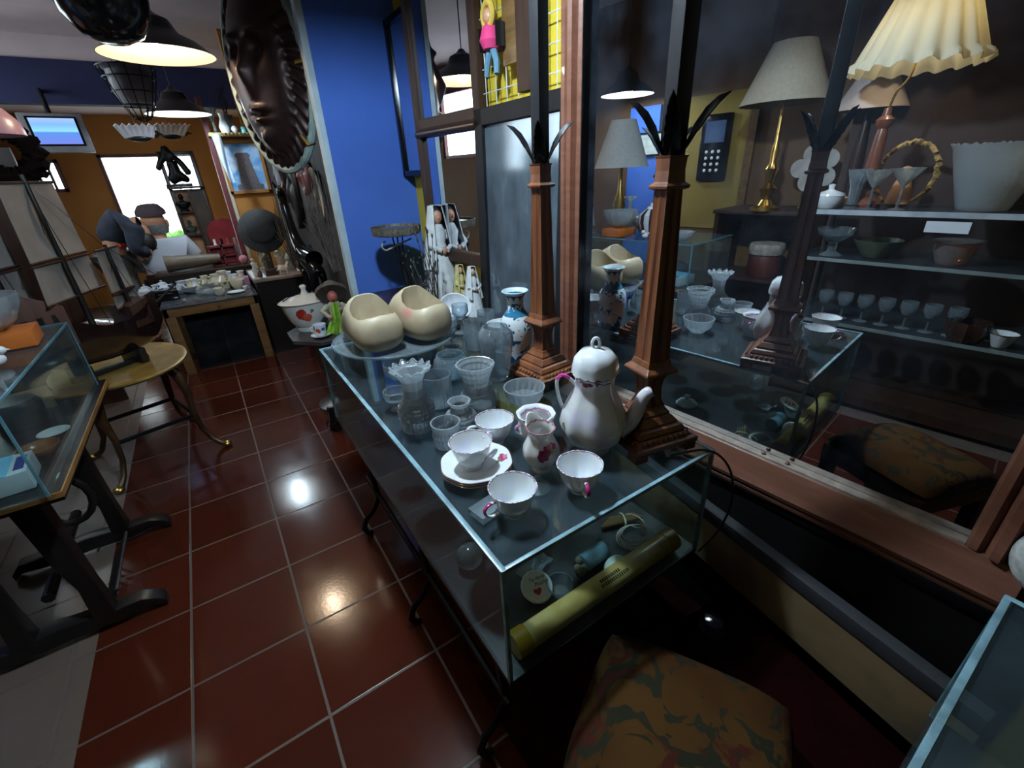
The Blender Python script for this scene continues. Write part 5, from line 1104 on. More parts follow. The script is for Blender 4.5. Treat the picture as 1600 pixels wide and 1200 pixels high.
MB().lathe([(0, .075), (.07, .07), (.100, .03), (.104, .0), (.099, -.0), (.094, .02), (0, .06)], 28, lambda t, z, r: (1+.06*sin(t)**2, 0), rot=Euler((rd(8), 0, 0))).build('cap', plain('cap_dark', (.03, .016, .022), .8), man, (0, .055, .665))
MB().lathe([(.074, -.05), (.085, -.02), (.0885, .02), (.082, .02), (.070, -.045), (.074, -.05)], 28, lambda t, z, r: 1+.14*abs(sin(t))).build('grey_hair', plain('grey_hair', (.15, .15, .15), .9, 0, .4, 60), man, (0, .047, .568))
fc = MB(); fc.ball((0, .14, .585), (.016, .022, .022), 10, 8)
for s in (-1, 1): fc.ball((s*.088, .05, .59), (.012, .022, .032), 10, 8)
fc.build('ears_and_nose', M['skin'], man)
ey = MB()
for s in (-1, 1): ey.ball((s*.032, .128, .615), .009, 8, 6)
ey.build('eyes', M['hair_black'], man)
for s in (-1, 1):
    hb = MB(); hb.ball((0, 0, 0), (.03, .045, .016), 12, 8)
    for k in range(4): hb.tube([(-.024+.016*k, .03, 0), (-.025+.0165*k, .06+.006*(k in (1, 2)), -.006), (-.025+.0165*k, .08+.008*(k in (1, 2)), -.02)], [.009, .008, .007], 8)
    hb.tube([(-s*.026, .0, 0), (-s*.05, .03, -.006), (-s*.052, .05, -.012)], [.01, .009, .007], 8); hb.build('hand', M['skin'], man, (s*.16, .31, .19))
# second person bending to the right
p2 = thing('person', 'person in a dark blue-grey jacket and grey trousers bending down to the right', 'person', (-.28, 4.20, 0), rd(0))
vs = [(0, 0, .90), (.04, 0, 1.05), (.11, 0, 1.12), (.21, .0, 1.11), (.25, -.01, 1.05), (.245, -.03, .99), (.24, -.05, .93), (.20, -.15, 1.04), (.16, -.17, .88), (.27, -.10, .84), (.20, .15, 1.04), (.16, .17, .88), (.27, .10, .84), (-.02, -.08, .80), (-.0, -.09, .45), (-.03, -.09, .06), (-.02, .08, .80), (-.0, .09, .45), (-.03, .09, .06), (.08, -.09, .035), (.08, .09, .035)]
ra = [(.09, .09), (.09, .09), (.10, .09), (.09, .08), .05, .07, .055, .05, .04, .032, .05, .04, .032, .07, .05, .04, .07, .05, .04, .035, .035]
skinfig(vs, ed, ra).build('body', M['skin'], p2)
skinfig([(0, 0, .92), (.04, 0, 1.05), (.11, 0, 1.12), (.21, 0, 1.11), (.20, -.15, 1.04), (.16, -.17, .88), (.25, -.11, .845), (.20, .15, 1.04), (.16, .17, .88), (.25, .11, .845)], [(0, 1), (1, 2), (2, 3), (3, 4), (4, 5), (5, 6), (3, 7), (7, 8), (8, 9)], [(.15, .13), (.14, .13), (.16, .13), (.14, .11), .08, .062, .05, .08, .062, .05]).build('jacket', M['dark_cloth'], p2)
skinfig([(0, 0, .86), (-.02, -.08, .78), (-.0, -.09, .45), (-.03, -.09, .10), (-.02, .08, .78), (-.0, .09, .45), (-.03, .09, .10)], [(0, 1), (1, 2), (2, 3), (0, 4), (4, 5), (5, 6)], [(.15, .13), .11, .085, .07, .11, .085, .07]).build('trousers', M['grey_cloth'], p2)
hh = MB(); hh.ball((.24, -.05, .93), (.085, .082, .092), 18, 12); hh.build('hair', M['hair_black'], p2)
ff = MB(); ff.ball((.29, -.05, .87), (.022, .016, .016), 10, 8); ff.build('nose', M['skin'], p2)
MB().tube([(.10+.0*i, -.155+.0*i, .95) if 0 else (.06+.05*sin(i*.5), -.145*cos(i*.5), .93-.02*i*.2) for i in range(7)], .018, 8).build('red_strap', M['red'], p2)
for s in (-1, 1):
    hb = MB(); hb.ball((0, 0, 0), (.03, .018, .04), 12, 8)
    for k in range(4): hb.tube([(-.02+.014*k, 0, -.03), (-.02+.014*k, 0, -.075+.006*(k in (0, 3)))], [.009, .007], 8)
    hb.tube([(-.026, 0, .0), (-.045, 0, -.03)], [.01, .008], 8); hb.build('hand', M['skin'], p2, (.17, s*.07, .83), rot=(0, rd(-60), 0))
# ------------------------------------------------------------------ against the far wall
YE = 5.85
def ex(px, py=300): return ony(px, py, YE).x
x0, x1 = ex(268, 300), ex(318, 300)
zt = ony(290, 236, YE).z; zs = ony(290, 293, YE).z
g = thing('display_etagere', 'tall dark wooden display stand in front of the right side of the far window', 'stand', ((x0+x1)/2, YE, 0)); q = (x1-x0)/2
f = MB()
for x in (-q, q): f.span((x-.02, -.02, 0), (x+.02, .02, zt))
f.span((-q, -.02, zt-.04), (q, .02, zt)); f.build('frame', M['dark_wood'], g, bevel=.003)
MB().span((-q-.03, -.14, zs-.012), (q+.03, .14, zs+.012)).build('shelf', M['dark_wood'], g, bevel=.003)
MB().span((.02, -.01, .1), (q, .01, zs-.02)).build('side_panel', plain('panel_brown', (.13, .09, .07), .5), g, smooth=False)
MB().span((-.01, -.12, .1), (.02, .12, zs-.02)).build('divider', M['dark_wood'], g, smooth=False)
for k in range(3): MB().span((-q, -.1, zs-.28-.27*k), (0, .1, zs-.265-.27*k)).build('inner_shelf', M['dark_wood'], g, smooth=False)
MB().span((-q, .03, .1), (0, .04, zs-.02)).build('back_panel', plain('peach_back', (.5, .26, .14), .6), g, smooth=False)
def bust(label, x, y, z, h, mat):
    g = thing('bust', label, 'bust', (x, y, z), 0, 'dark busts in the display stand'); MB().lathe([(0, 0), (h*.25, 0), (h*.25, h*.08), (h*.12, h*.12), (h*.3, h*.4), (h*.28, h*.52), (h*.1, h*.6), (h*.09, h*.68), (0, h*.68)], 18, lambda t, z_, r: 1+.3*cos(2*t)*(.25*h < z_ < .58*h)).build('chest', mat, g); MB().ball((0, 0, h*.82), (h*.13, h*.14, h*.18), 12, 8).build('head', mat, g)
cxm = (x0+x1)/2
bust('dark bust in the top compartment of the display stand', cxm-q*.55, YE-.03, zs-.265+.0012, .2, M['black_metal'])
bust('greenish bust in the lower compartment of the display stand', cxm-q*.55, YE-.03, zs-.535+.0012, .17, plain('verdi', (.06, .08, .07), .6))
g = thing('statue_group', 'black statue group standing on the shelf of the display stand', 'statue', (cxm-.06, YE-.03, zs+.0125)); st = MB(); st.span((-.13, -.08, 0), (.13, .08, .03)); st.build('base', M['black_wood'], g, bevel=.004)
st = skinfig([(0, 0, .08), (0, 0, .22), (-.02, 0, .34), (-.03, 0, .44), (-.1, 0, .28), (-.16, 0, .18), (.08, 0, .27), (.14, 0, .12), (.05, 0, .12), (.12, 0, .05), (-.08, 0, .05)], [(0, 1), (1, 2), (2, 3), (2, 4), (4, 5), (2, 6), (6, 7), (0, 8), (8, 9), (0, 10)], [.07, .06, .05, .04, .035, .03, .035, .04, .05, .05, .05]); st.build('figures', M['black_metal'], g)
rx = ex(340, 340); g = thing('red_armchair', 'red upholstered chair back near the far orange wall', 'chair', (rx, 5.5, 0), rd(-20)); rm = plain('red_velvet', (.28, .02, .03), .8, 0, .3)
MB().span((-.22, -.2, .30), (.22, .22, .45)).build('seat', rm, g, bevel=.04)
MB().prism([(-.22, 0), (.22, 0), (.22, .42), (.15, .52), (0, .55), (-.15, .52), (-.22, .42)], 0, .1).build('backrest', rm, g, (0, .22, .45), rot=(pi/2, 0, 0), bevel=.02)
for a in (-1, 1):
    for b_ in (-1, 1): MB().tube([(a*.18, b_*.17, 0), (a*.18, b_*.17, .31)], .02, 8).build('leg', M['dark_wood'], g)
# TV hung from the beam
c0 = ony(90, 210, 4.6); g = thing('television', 'small silver television with a blue screen hung under the navy beam', 'television', (c0.x, 4.6, c0.z-.14), rd(6)); 
b_ = MB(); b_.span((-.21, 0, 0), (.21, .10, .30)); b_.loft([[(-.17, .1, .03), (.17, .1, .03), (.17, .1, .27), (-.17, .1, .27)], [(-.1, .28, .07), (.1, .28, .07), (.1, .28, .22), (-.1, .28, .22)]]); cas_ = b_.build('casing', plain('tv_silver', (.22, .22, .24), .35, .3), g, bevel=.008)
MB().span((-.165, -.004, .05), (.165, .002, .275)).build('bezel', M['black_gloss'], cas_, smooth=False)
m, nt, b = nm('tv_picture'); setp(b, color=(0, 0, 0), rough=.2); s_ = N(nt, 'ShaderNodeSeparateXYZ'); L(nt, coords(nt, 'Generated'), s_.inputs[0]); L(nt, ramp(nt, s_.outputs[2], [(0, (.18, .25, .8)), (.45, (.12, .3, .85)), (.5, (.3, .75, .95)), (.75, (.22, .5, .95)), (1, (.4, .55, 1))]), b.inputs['Emission Color']); b.inputs['Emission Strength'].default_value = 1.1
MB().span((-.148, -.007, .065), (.148, -.0035, .262)).build('screen', m, cas_, smooth=False)
MB().tube([(0, .1, .29), (0, .1, .48), (0, .36, .50)], .018, 8).build('bracket', M['black_metal'], g)
# hanging things
c0 = ony(212, 150, 3.1)
g = thing('wire_basket', 'hanging wire basket lantern beside the lit far pendant', 'lantern', (c0.x, 3.1, c0.z)); f = MB()
for z, r in ((.16, .16), (.10, .145), (.02, .12), (-.06, .09), (-.13, .05)): f.tube([(r*cos(i*2*pi/32), r*sin(i*2*pi/32), z) for i in range(32)], .004, 5, True)
for k in range(12): a = k*pi/6; f.tube([(r*cos(a), r*sin(a), z) for z, r in ((.16, .16), (.10, .145), (.02, .12), (-.06, .09), (-.13, .05), (-.15, .01))], .003, 5)
f.build('wire_cage', M['black_metal'], g); MB().lathe([(.155, .16), (.12, .14), (.115, .02), (.085, -.05), (.08, -.05), (.11, .02), (.115, .14), (.15, .165), (.155, .16)], 28).build('liner', plain('smoke_liner', (.16, .16, .19), .5), g); MB().tube([(0, 0, .16), (0, 0, ZC-c0.z)], .004, 5).build('chain', M['black_metal'], g); MB().tube([(-.155, 0, .16), (0, 0, .2), (.155, 0, .16)], .004, 5).build('hanger', M['black_metal'], g)
for k, (px, py, lb) in enumerate(((218, 215, 'left hanging carved bird with scalloped white wings under the far ceiling'), (268, 212, 'right hanging carved bird with scalloped white wings under the far ceiling'))):
    c0 = ony(px, py, 4.45+.48*k); g = thing('hanging_bird', lb, 'bird', tuple(c0), .3*k, 'hanging carved birds')
    bd = MB(); bd.ball((0, 0, 0), (.09, .035, .035), 16, 10); bd.ball((.12, 0, .03), (.04, .03, .035), 12, 8); bd.tube([(.15, 0, .03), (.19, 0, .02)], [.014, .003], 8); bd.build('body', M['black_wood'], g)
    for s in (-1, 1): MB().sheet(lambda u, v, s=s: ((u-.5)*.30*(1-.25*(1-v)), s*(.02+.13*v*(1-.12*abs(cos(u*20)))), .0+.10*v*(1-.22*abs(cos(u*20)))), 30, 8, .006).build('wing', plain('feather_white', (.85, .8, .84), .7, 0, .1), g)
    MB().tube([(0, 0, .045), (0, 0, ZC-c0.z)], .002, 4).build('cord', M['black_wood'], g)
# ================================================================== left side: glass case on trestle, brass table, ship
VX0, VX1, VY0, VY1 = -.72, -.155, .315, 1.25
g = thing('trestle_table', 'black trestle table with a gold-edged top under the left glass case', 'table', (-.43, .8, 0))
def lo(x, y, z): return (x+.43, y-.8, z)
MB().span(lo(-.78, .33, .575), lo(-.135, 1.31, .605)).build('top', M['black_wood'], g, smooth=False)
e = MB(); e.span(lo(-.1352, .328, .588), lo(-.131, 1.312, .6055)); e.span(lo(-.78, .3255, .588), lo(-.131, .3295, .6055)); e.build('gold_edge', plain('gilt', (.42, .22, .07), .35, .4), g, smooth=False)
for yy in (.43, .92):
    f = MB(); f.loft([[lo(x, yy+s*.028, z+t*h) for s, t in ((-1, -1), (1, -1), (1, 1), (-1, 1))] for x, z, h in ((-.58, .018, .016), (-.55, .05, .02), (-.47, .045, .026), (-.34, .055, .03), (-.2, .045, .026), (-.13, .052, .02), (-.09, .034, .018), (-.068, .018, .014))])
    f.build('foot', M['black_wood'], g, bevel=.006)
    for xx in (-.43, -.23): MB().loft([[lo(xx+a*w+dx, yy+b_*w, z) for a, b_ in ((-1, -1), (1, -1), (1, 1), (-1, 1))] for z, w, dx in ((.06, .03, 0), (.2, .024, .0), (.32, .03, -.01), (.575, .035, -.02))]).build('post', M['black_wood'], g, bevel=.005)
MB().tube([lo(-.33, .43, .2), lo(-.33, .92, .2)], .018, 8).build('stretcher', M['black_wood'], g)
MB().tube([lo(-.24+.07*cos(i*pi/8), .62, .42+.09*sin(i*pi/8)) for i in range(17)], .012, 8).build('scroll', M['black_wood'], g)
g = thing('ribbed_grille', 'dark ribbed grille leaning inside the trestle table legs', 'grille', (-.20, .60, 0), 0)
f = MB()
for k in range(9): f.tube([(-.06+.0*k, -.16+.04*k, .006), (.02, -.16+.04*k, .13)], .0055, 6)
f.tube([(-.06, -.17, .006), (-.06, .17, .006)], .0058, 6); f.tube([(.02, -.17, .13), (.02, .17, .13)], .0058, 6); f.build('bars', plain('grille_grey', (.04, .04, .042), .5, .5), g)
VZ0, VZ1 = .6055, .893
g = thing('glass_case', 'glass display case on the black trestle table at the left edge', 'display case', (0, 0, 0)); t = .006
MB().span((VX0, VY0, VZ1-t), (VX1, VY1, VZ1)).build('glass_top', M['pane_top'], g, smooth=False)
MB().span((VX1-t, VY0, VZ0), (VX1, VY1, VZ1-t)).build('side_pane', M['pane'], g, smooth=False); MB().span((VX0, VY0, VZ0), (VX0+t, VY1, VZ1-t)).build('side_pane', M['pane'], g, smooth=False)
MB().span((VX0+t, VY0, VZ0), (VX1-t, VY0+t, VZ1-t)).build('end_pane', M['pane'], g, smooth=False); MB().span((VX0+t, VY1-t, VZ0), (VX1-t, VY1, VZ1-t)).build('end_pane', M['pane'], g, smooth=False)
e = MB()
e.span((VX1-.004, VY0, VZ1-.006), (VX1+.001, VY1, VZ1+.001)); e.span((VX0, VY0-.001, VZ1-.006), (VX1, VY0+.004, VZ1+.001)); e.span((VX1-.005, VY0-.001, VZ0), (VX1+.001, VY0+.005, VZ1)); e.span((VX1-.004, VY1-.004, VZ0), (VX1+.001, VY1+.001, VZ1)); e.span((VX0, VY1-.004, VZ1-.006), (VX1, VY1+.001, VZ1+.001))
e.build('edge_joint', plain('edge_blue', (.10, .24, .30), .25, 0, .3), g, smooth=False)
VI = VZ0+.0012
def vi(px, py): p = onz(px, py, VZ0); return (p.x, p.y, VI)
g = thing('medicine_box', 'white and pale blue card box with a dark blue print inside the left glass case', 'box', (-.275, .46, VI), rd(6)); MB().span((-.10, -.07, 0), (.07, .075, .06)).build('carton', plain('carton_white', (.55, .6, .66), .5), g, bevel=.002); MB().span((-.1005, -.0705, .06), (.03, .0755, .0607)).build('blue_panel', plain('carton_blue', (.18, .5, .75), .5), g, smooth=False); MB().span((.04, -.045, .06), (.062, .045, .0612)).build('printed_strip', plain('carton_navy', (.03, .05, .25), .5), g, smooth=False)
single('orange_dish', 'brown and orange dish in the near corner of the left glass case', 'dish', MB().lathe(vessel([(0, 0), (.03, 0), (.05, .02), (.055, .035)], .003, .005), 28), plain('amber_dish', (.30, .10, .02), .3, 0, .5), (-.225, .62, VI))
single('white_dish', 'small white dish at the middle of the left glass case', 'dish', MB().lathe(vessel([(0, 0), (.025, 0), (.045, .02)], .003, .005), 28), M['white_china'], (-.215, .76, VI))
single('black_round_tin', 'black round tin in the middle of the left glass case', 'tin', MB().lathe([(0, 0), (.07, 0), (.072, .08), (.06, .1), (0, .105)], 32), M['black_wood'], (-.33, .95, VI))
single('brown_book', 'brown flat book at the far end of the left glass case', 'book', MB().span((-.1, -.08, 0), (.1, .08, .05)), plain('book_brown', (.2, .12, .06), .6), (-.38, 1.13, VI), rd(15), bevel=.003)
single('dark_bundle', 'dark folded cloth inside the left glass case', 'cloth', MB().ball((0, 0, .05), (.12, .09, .05), 20, 12), M['dark_cloth'], (-.52, .62, VI))
VT = VZ1+.0025
single('orange_box', 'orange wooden box on top of the left glass case', 'box', MB().span((-.11, -.08, 0), (.10, .07, .055)), plain('orange_paint', (.48, .13, .02), .5, 0, .2), (-.285, .985, VT), rd(4), bevel=.004)
v = MB().lathe(vessel([(0, 0), (.05, 0), (.09, .03), (.12, .09), (.125, .12)], .004, .008), 40, flute(14, .03)); single('crystal_bowl', 'large cut glass bowl on the orange box of the left glass case', 'bowl', v, M['glass_cut'], (-.31, .985, VT+.0562))
for k, (x, y, lb) in enumerate(((-.24, .72, 'small white china bird on the left glass case near the orange box'), (-.30, .62, 'second small white china bird on the left glass case'))):
    g = thing('china_bird', lb, 'figurine', (x, y, VT), k, 'white china birds on the left glass case'); bd = MB(); bd.ball((0, 0, .022), (.03, .02, .022), 14, 8); bd.ball((.026, 0, .048), .013, 12, 8); bd.tube([(.036, 0, .048), (.046, 0, .046)], [.004, .001], 6); bd.tube([(-.02, 0, .028), (-.05, 0, .034)], [.012, .004], 8); bd.build('body', M['white_china'], g)
v = MB().lathe(vessel([(0, 0), (.04, 0), (.07, .02), (.085, .05)], .004, .006), 36, flute(12, .03)); single('glass_dish', 'cut glass dish at the near end of the left glass case', 'dish', v, M['glass_cut'], (-.34, .50, VT))
# things on the case that only the big mirror shows
def shade(mb, r0, r1, h, z, n=0, a=0.): return mb.lathe([(r1, z), (r0, z+h), (r0-.003, z+h), (r1-.003, z), (r1, z)], 64, (lambda t, zz, r: 1+a*cos(n*t)) if n else None)
linenS = plain('grey_linen', (.40, .40, .38), .9, 0, .08, 60); beigeS = plain('beige_linen', (.45, .38, .28), .9, 0, .08, 60)
g = thing('table_lamp', 'lamp with a grey bell shade on the left glass case, seen in the big mirror', 'lamp', (-.47, 1.12, VT)); MB().lathe([(0, 0), (.07, 0), (.07, .015), (.02, .03), (.03, .12), (.05, .2), (.02, .3), (.012, .5), (0, .5)], 32).build('base', M['brass'], g); shade(MB(), .09, .2, .31, .46).build('lamp_shade', linenS, g); MB().tube([(0, 0, .49), (0, 0, .74), (.088, 0, .76)], .004, 6).build('shade_carrier', M['brass'], g)
v = MB().lathe(vessel([(0, 0), (.045, 0), (.05, .01), (.025, .12), (.015, .19), (.02, .22), (.05, .25)], .003, .01), 48, lambda t, z, r: 1+(.25*cos(7*t) if z > .23 else 0)); single('crystal_decanter', 'slim cut glass vase with spiky rim seen in the big mirror', 'vase', v, M['glass_cut'], (-.62, 1.12, VT))
single('large_china_bowl', 'white china bowl on the left glass case, seen in the big mirror', 'bowl', MB().lathe(vessel([(0, 0), (.05, 0), (.075, .05), (.10, .10), (.105, .11)], .004, .008), 40), painted('bowl_print', (.7, .72, .74), [((.06, .02, .06), .03, (.4, .35, .42)), ((.06, -.04, .06), .025, (.4, .35, .42))], (), .15, .5, .01, 60), (-.55, .93, VT))
m, nt, b = nm('striped_urn'); setp(b, rough=.15, coat=.5); c = coords(nt); s_ = N(nt, 'ShaderNodeSeparateXYZ'); L(nt, c, s_.inputs[0]); an = N(nt, 'ShaderNodeMath', operation='ARCTAN2'); L(nt, s_.outputs[1], an.inputs[0]); L(nt, s_.outputs[0], an.inputs[1])
L(nt, mixc(nt, math_(nt, 'GREATER_THAN', math_(nt, 'SINE', math_(nt, 'MULTIPLY', an.outputs[0], 8.)), .1), (.7, .7, .72), (.03, .02, .04)), b.inputs['Base Color'])
g = thing('striped_urn', 'black and white striped china urn seen in the big mirror', 'urn', (-.36, .76, VT+.0)); MB().lathe(vessel([(0, 0), (.05, 0), (.06, .02), (.09, .10), (.085, .15), (.05, .18), (.03, .19)], .004, .006), 40).build('body', m, g); MB().lathe([(0, .188), (.034, .188), (.03, .2), (.01, .21), (.012, .222), (0, .228)], 24).build('lid', M['white_china'], g)
# brass-topped table
g = thing('brass_table', 'oval brass-topped table with curved legs behind the left glass case', 'table', (-.13, 1.68, 0), rd(100))
BTZ = .56
MB().lathe([(0, BTZ-.03), (.9, BTZ-.03), (.97, BTZ-.02), (1., BTZ-.012), (1., BTZ-.004), (.97, BTZ), (.9, BTZ-.004), (0, BTZ-.004)], 64, lambda t, z, r: .36/math.sqrt(cos(t)**2+(sin(t)*1.25)**2)).build('brass_top', plain('old_brass', (.30, .20, .05), .4, .35, .3, 12), g)
for k in range(4):
    a = rd(45)+k*pi/2+rd(8); ca, sa = cos(a), sin(a); pts = [(.20, BTZ-.03), (.245, .47), (.262, .36), (.25, .24), (.262, .13), (.30, .055), (.335, .026), (.36, .016)]; rr_ = [.03, .026, .02, .015, .013, .014, .015, .013]
    q = [Vector((r*ca, r*sa, z)) for r, z in pts]
    MB().tube(q, rr_, 10).build('leg', plain('brass_leg', (.07, .035, .014), .4, .4, .5, 12), g); MB().ball((.362*ca, .362*sa, .017), (.026, .026, .016), 12, 8).build('claw_foot', M['brass'], g)
f = MB(); f.tube([(.25*cos(rd(45)+k*pi/2+rd(8)), .25*sin(rd(45)+k*pi/2+rd(8)), .22) for k in range(4)], .012, 8, True); f.build('stretcher', M['black_metal'], g)
# sailing ship
S0 = Vector((-.12, 1.60, BTZ-.003))
SHIP = g = thing('model_ship', 'model galleon with pale sails and dark carved hull on the brass table', 'model ship', tuple(S0), rd(38))
cr_ = MB()
for s in (-.12, .10): cr_.box((s, 0, .035), (.03, .14, .07))
cr_.span((-.16, -.015, .0), (.15, .015, .02)); cr_.build('cradle', M['black_wood'], g, bevel=.004)
hull = []; nn = 14
for s, w, d, h in ((-.25, .045, .05, .20), (-.2, .07, .03, .19), (-.12, .085, .01, .15), (0, .09, .0, .13), (.1, .085, .0, .13), (.18, .065, .012, .15), (.24, .035, .04, .17), (.285, .006, .1, .19)):
    hull.append([(s, w*math.sin(-pi/2+pi*i/(nn-1))*(1 if i in (0, nn-1) else 1), .055+d+(h-d)*(1-abs(cos(-pi/2+pi*i/(nn-1)))**.7)) if 0 else (s, w*(2*i/(nn-1)-1), .05+d+(h*1.25+.03*(s < -.1)-d)*abs(2*i/(nn-1)-1)**2.4) for i in range(nn)])
hm = MB(); hm.loft(hull); hm.build('hull', plain('ship_hull', (.02, .010, .010), .2, 0, .3, 20, coat=.5), g, ang=50)
ct = MB(); ct.loft([[(x, a*w, z) for a, z in ((-1, .17), (1, .17), (1.05, h), (-1.05, h))] for x, w, h in ((-.275, .066, .43), (-.22, .074, .40), (-.11, .084, .33))]); ct.build('stern_castle', wood('castle', (.06, .026, .018), (.12, .055, .04), .5), g, bevel=.003)
wn = MB()
for k in range(3):
    for s in (-1, 1): wn.box((-.24+.045*k, s*(.0725+.004*k), .29), (.018, .006, .03))
for k in range(2): wn.box((-.276, -.025+.05*k, .34), (.006, .022, .03))
wn.build('gun_ports', M['black_wood'], g, smooth=False)
fc_ = MB(); fc_.loft([[(x, a*w, z) for a, z in ((-1, .16), (1, .16), (1, h), (-1, h))] for x, w, h in ((.12, .075, .26), (.22, .045, .28))]); fc_.build('forecastle', M['brown_wood'], g, bevel=.003)
dk = MB(); dk.span((-.14, -.06, .185), (.13, .06, .195)); dk.build('deck', M['brown_wood'], g, smooth=False)
MB().tube([(.22, 0, .2), (.40, 0, .29)], [.009, .004], 8).build('bowsprit', M['black_wood'], g)
sailm = plain('old_sail', (.22, .20, .185), .95, 0, .2, 7, .1); ang = rd(-58)
def sail(x, z0, z1, w, belly=.05, par=None):
    def fn(u, v):
        a = (u-.5)*2*w*(1-.12*v); z = z0+(z1-z0)*v; d = belly*(1-(2*u-1)**2)*sin(pi*min(1, v*.9+.08))
        return (x+a*cos(ang+pi/2)*1.0+d*cos(ang+pi)*-1, a*sin(ang+pi/2)-d*sin(ang), z)
    MB().sheet(fn, 12, 12, .002).build('sail', sailm, par)
    for z, k in ((z1+.004, .92), (z0, 1.02)):
        c_, s_ = cos(ang+pi/2), sin(ang+pi/2); MB().tube([(x-w*k*c_, -w*k*s_, z), (x+w*k*c_, w*k*s_, z)], .005, 6).build('yard', M['brown_wood'], par)
for x, zt, w in ((-.22, .78, .13), (.0, .80, .17), (.17, .52, .09)):
    mst = MB().tube([(x, 0, .15), (x, 0, zt)], [.013, .007], 8).build('mast', M['black_wood'], g)
    sail(x, zt*.30+.10, zt*.60, w*1.12, par=mst); sail(x, zt*.62, zt*.96, w, par=mst)
rg = MB()
for x, zt in ((-.22, .78), (.0, .80), (.17, .52)):
    for s in (-1, 1):
        for k in range(2): rg.tube([(x+.03-.06*k, s*.075, .17), (x, 0, zt*.9)], .0015, 4)
rg.tube([(.40, 0, .29), (.17, 0, .51), (0, 0, .78), (-.22, 0, .76)], .0015, 4); rg.build('rigging', M['black_wood'], g)
SHIP.scale = (1.12,)*3; SHIP.location.x -= .03
# dark leafy ornament high at the left edge and the reddish lampshade edge behind the ship
single('dark_wreath', 'dark leafy wreath on the wall behind the ship sails, left edge of the photo', 'wreath', MB().lathe([(.12+.05*cos(i*pi/6), .05*sin(i*pi/6)) for i in range(13)], 40, lambda t, z, r: 1+.14*cos(17*t+z*60), rot=Euler((pi/2, 0, 0))), plain('dark_leaf', (.006, .004, .004), 1., 0, .6, 30, spec=.05), tuple(ony(18, 240, 2.66)-Vector((.03, 0, 0))))
g = thing('folding_screen', 'dark wooden screen standing behind the ship at the left edge', 'screen', (-.60, 2.72, 0), rd(0)); MB().span((-.3, -.015, 0), (.235, .015, 1.62)).build('panel', M['dark_wood'], g, smooth=False)

g = thing('pink_glass_lamp', 'pinkish glass lampshade at the left edge above the ship sails', 'lamp', tuple(ony(-28, 212, 1.75))); MB().lathe([(.14, 0), (.135, .05), (.10, .10), (.03, .13), (0, .132), (.0, .128), (.03, .126), (.096, .097), (.131, .05), (.136, 0), (.14, 0)], 40).build('glass_shade', plain('pink_glass', (.62, .34, .38), .3, 0, .1), g); MB().tube([(0, 0, .13), (0, 0, ZC-g.location.z)], .004, 6).build('cord', M['black_wood'], g)
# ================================================================== what stands beside and behind the camera and shows in the big mirror
g = thing('shelf_unit', 'glass-fronted shelf unit against the brown boarded wall, seen in the big mirror', 'shelf unit', (-.6, -1.15, 0))
KM = 1.1325; CM = Vector((2.641, -1.1, 1.38))
def so(x, y, z): return (x+.6-.35, y+1.15, z)
ya, yb = -2.2, -.228
for z, nm_ in ((1.095, 'top_board'), (.842, 'glass_shelf'), (.492, 'glass_shelf')):
    MB().span(so(-.50, ya, z), so(0, yb, z+.012)).build(nm_, M['pane_top'] if nm_ != 'top_board' else M['pane_top'], g, smooth=False)
MB().span(so(-.003, ya, 1.083), so(.004, yb, 1.108)).build('edge_strip', plain('strip_grey', (.42, .44, .46), .4), g, smooth=False)
for z in (.838, .488): MB().span(so(-.002, ya, z), so(.003, yb, z+.018)).build('shelf_edge', plain('edge_dim', (.2, .24, .23), .4), g, smooth=False)
for x in (-.49, -.012):
    for y in (ya+.012, yb-.012): MB().span(so(x-.01, y-.01, 0), so(x+.01, y+.01, 1.095)).build('post', M['black_metal'], g, smooth=False)
MB().span(so(-.50, ya, .03), so(-.02, yb, .09)).build('bottom_board', M['dark_wood'], g, smooth=False)
MB().span(so(-.51, ya, .0), so(-.50, yb, 1.095)).build('back_panel', M['brown_wall'], g, smooth=False)
MB().span(so(.004, -.908, 1.017), so(.0055, -.749, 1.068)).build('paper_label', M['paper'], g, smooth=False)
S1 = 1.1412; S2 = .9182; S3 = .6082          # shelf heights before the unit is set back against the wall
before = set(SC.objects)
def lamp2(name, label, x, y, z, h, col, r0, r1, sh_h, sh_m, pleat=0, a=0., zs=None):
    g = thing(name, label, 'lamp', (x, y, z)); return g
# lit lamp with pleated cream shade on a turned brown column
g = thing('pleated_lamp', 'lit lamp with pleated cream shade on a turned brown column, seen in the mirror', 'lamp', (-.12, -.52, S1))
MB().lathe([(0, 0), (.07, 0), (.072, .02), (.055, .035), (.03, .05), (.035, .07), (.022, .085), (.026, .1), (.028, .16), (.024, .30), (.018, .33), (.032, .345), (.034, .365), (.018, .38), (.014, .41), (0, .41)], 28).build('turned_column', M['red_wood'], g)
h = MB(); handle(h, [(0, 0, .40), (.0, -.01, .47), (0, -.03, .49), (0, -.05, .53), (0, -.05, .66)], .005, 1); h.build('brass_arm', M['gold'], g)
m, nt, b = nm('pleated_silk'); out = nt.nodes['Material Output']; d = N(nt, 'ShaderNodeBsdfDiffuse', _Color=(.80, .76, .62, 1)); t_ = N(nt, 'ShaderNodeBsdfTranslucent', _Color=(.85, .78, .58, 1)); x = N(nt, 'ShaderNodeMixShader', _Fac=.55); L(nt, d.outputs[0], x.inputs[1]); L(nt, t_.outputs[0], x.inputs[2]); L(nt, x.outputs[0], out.inputs[0])
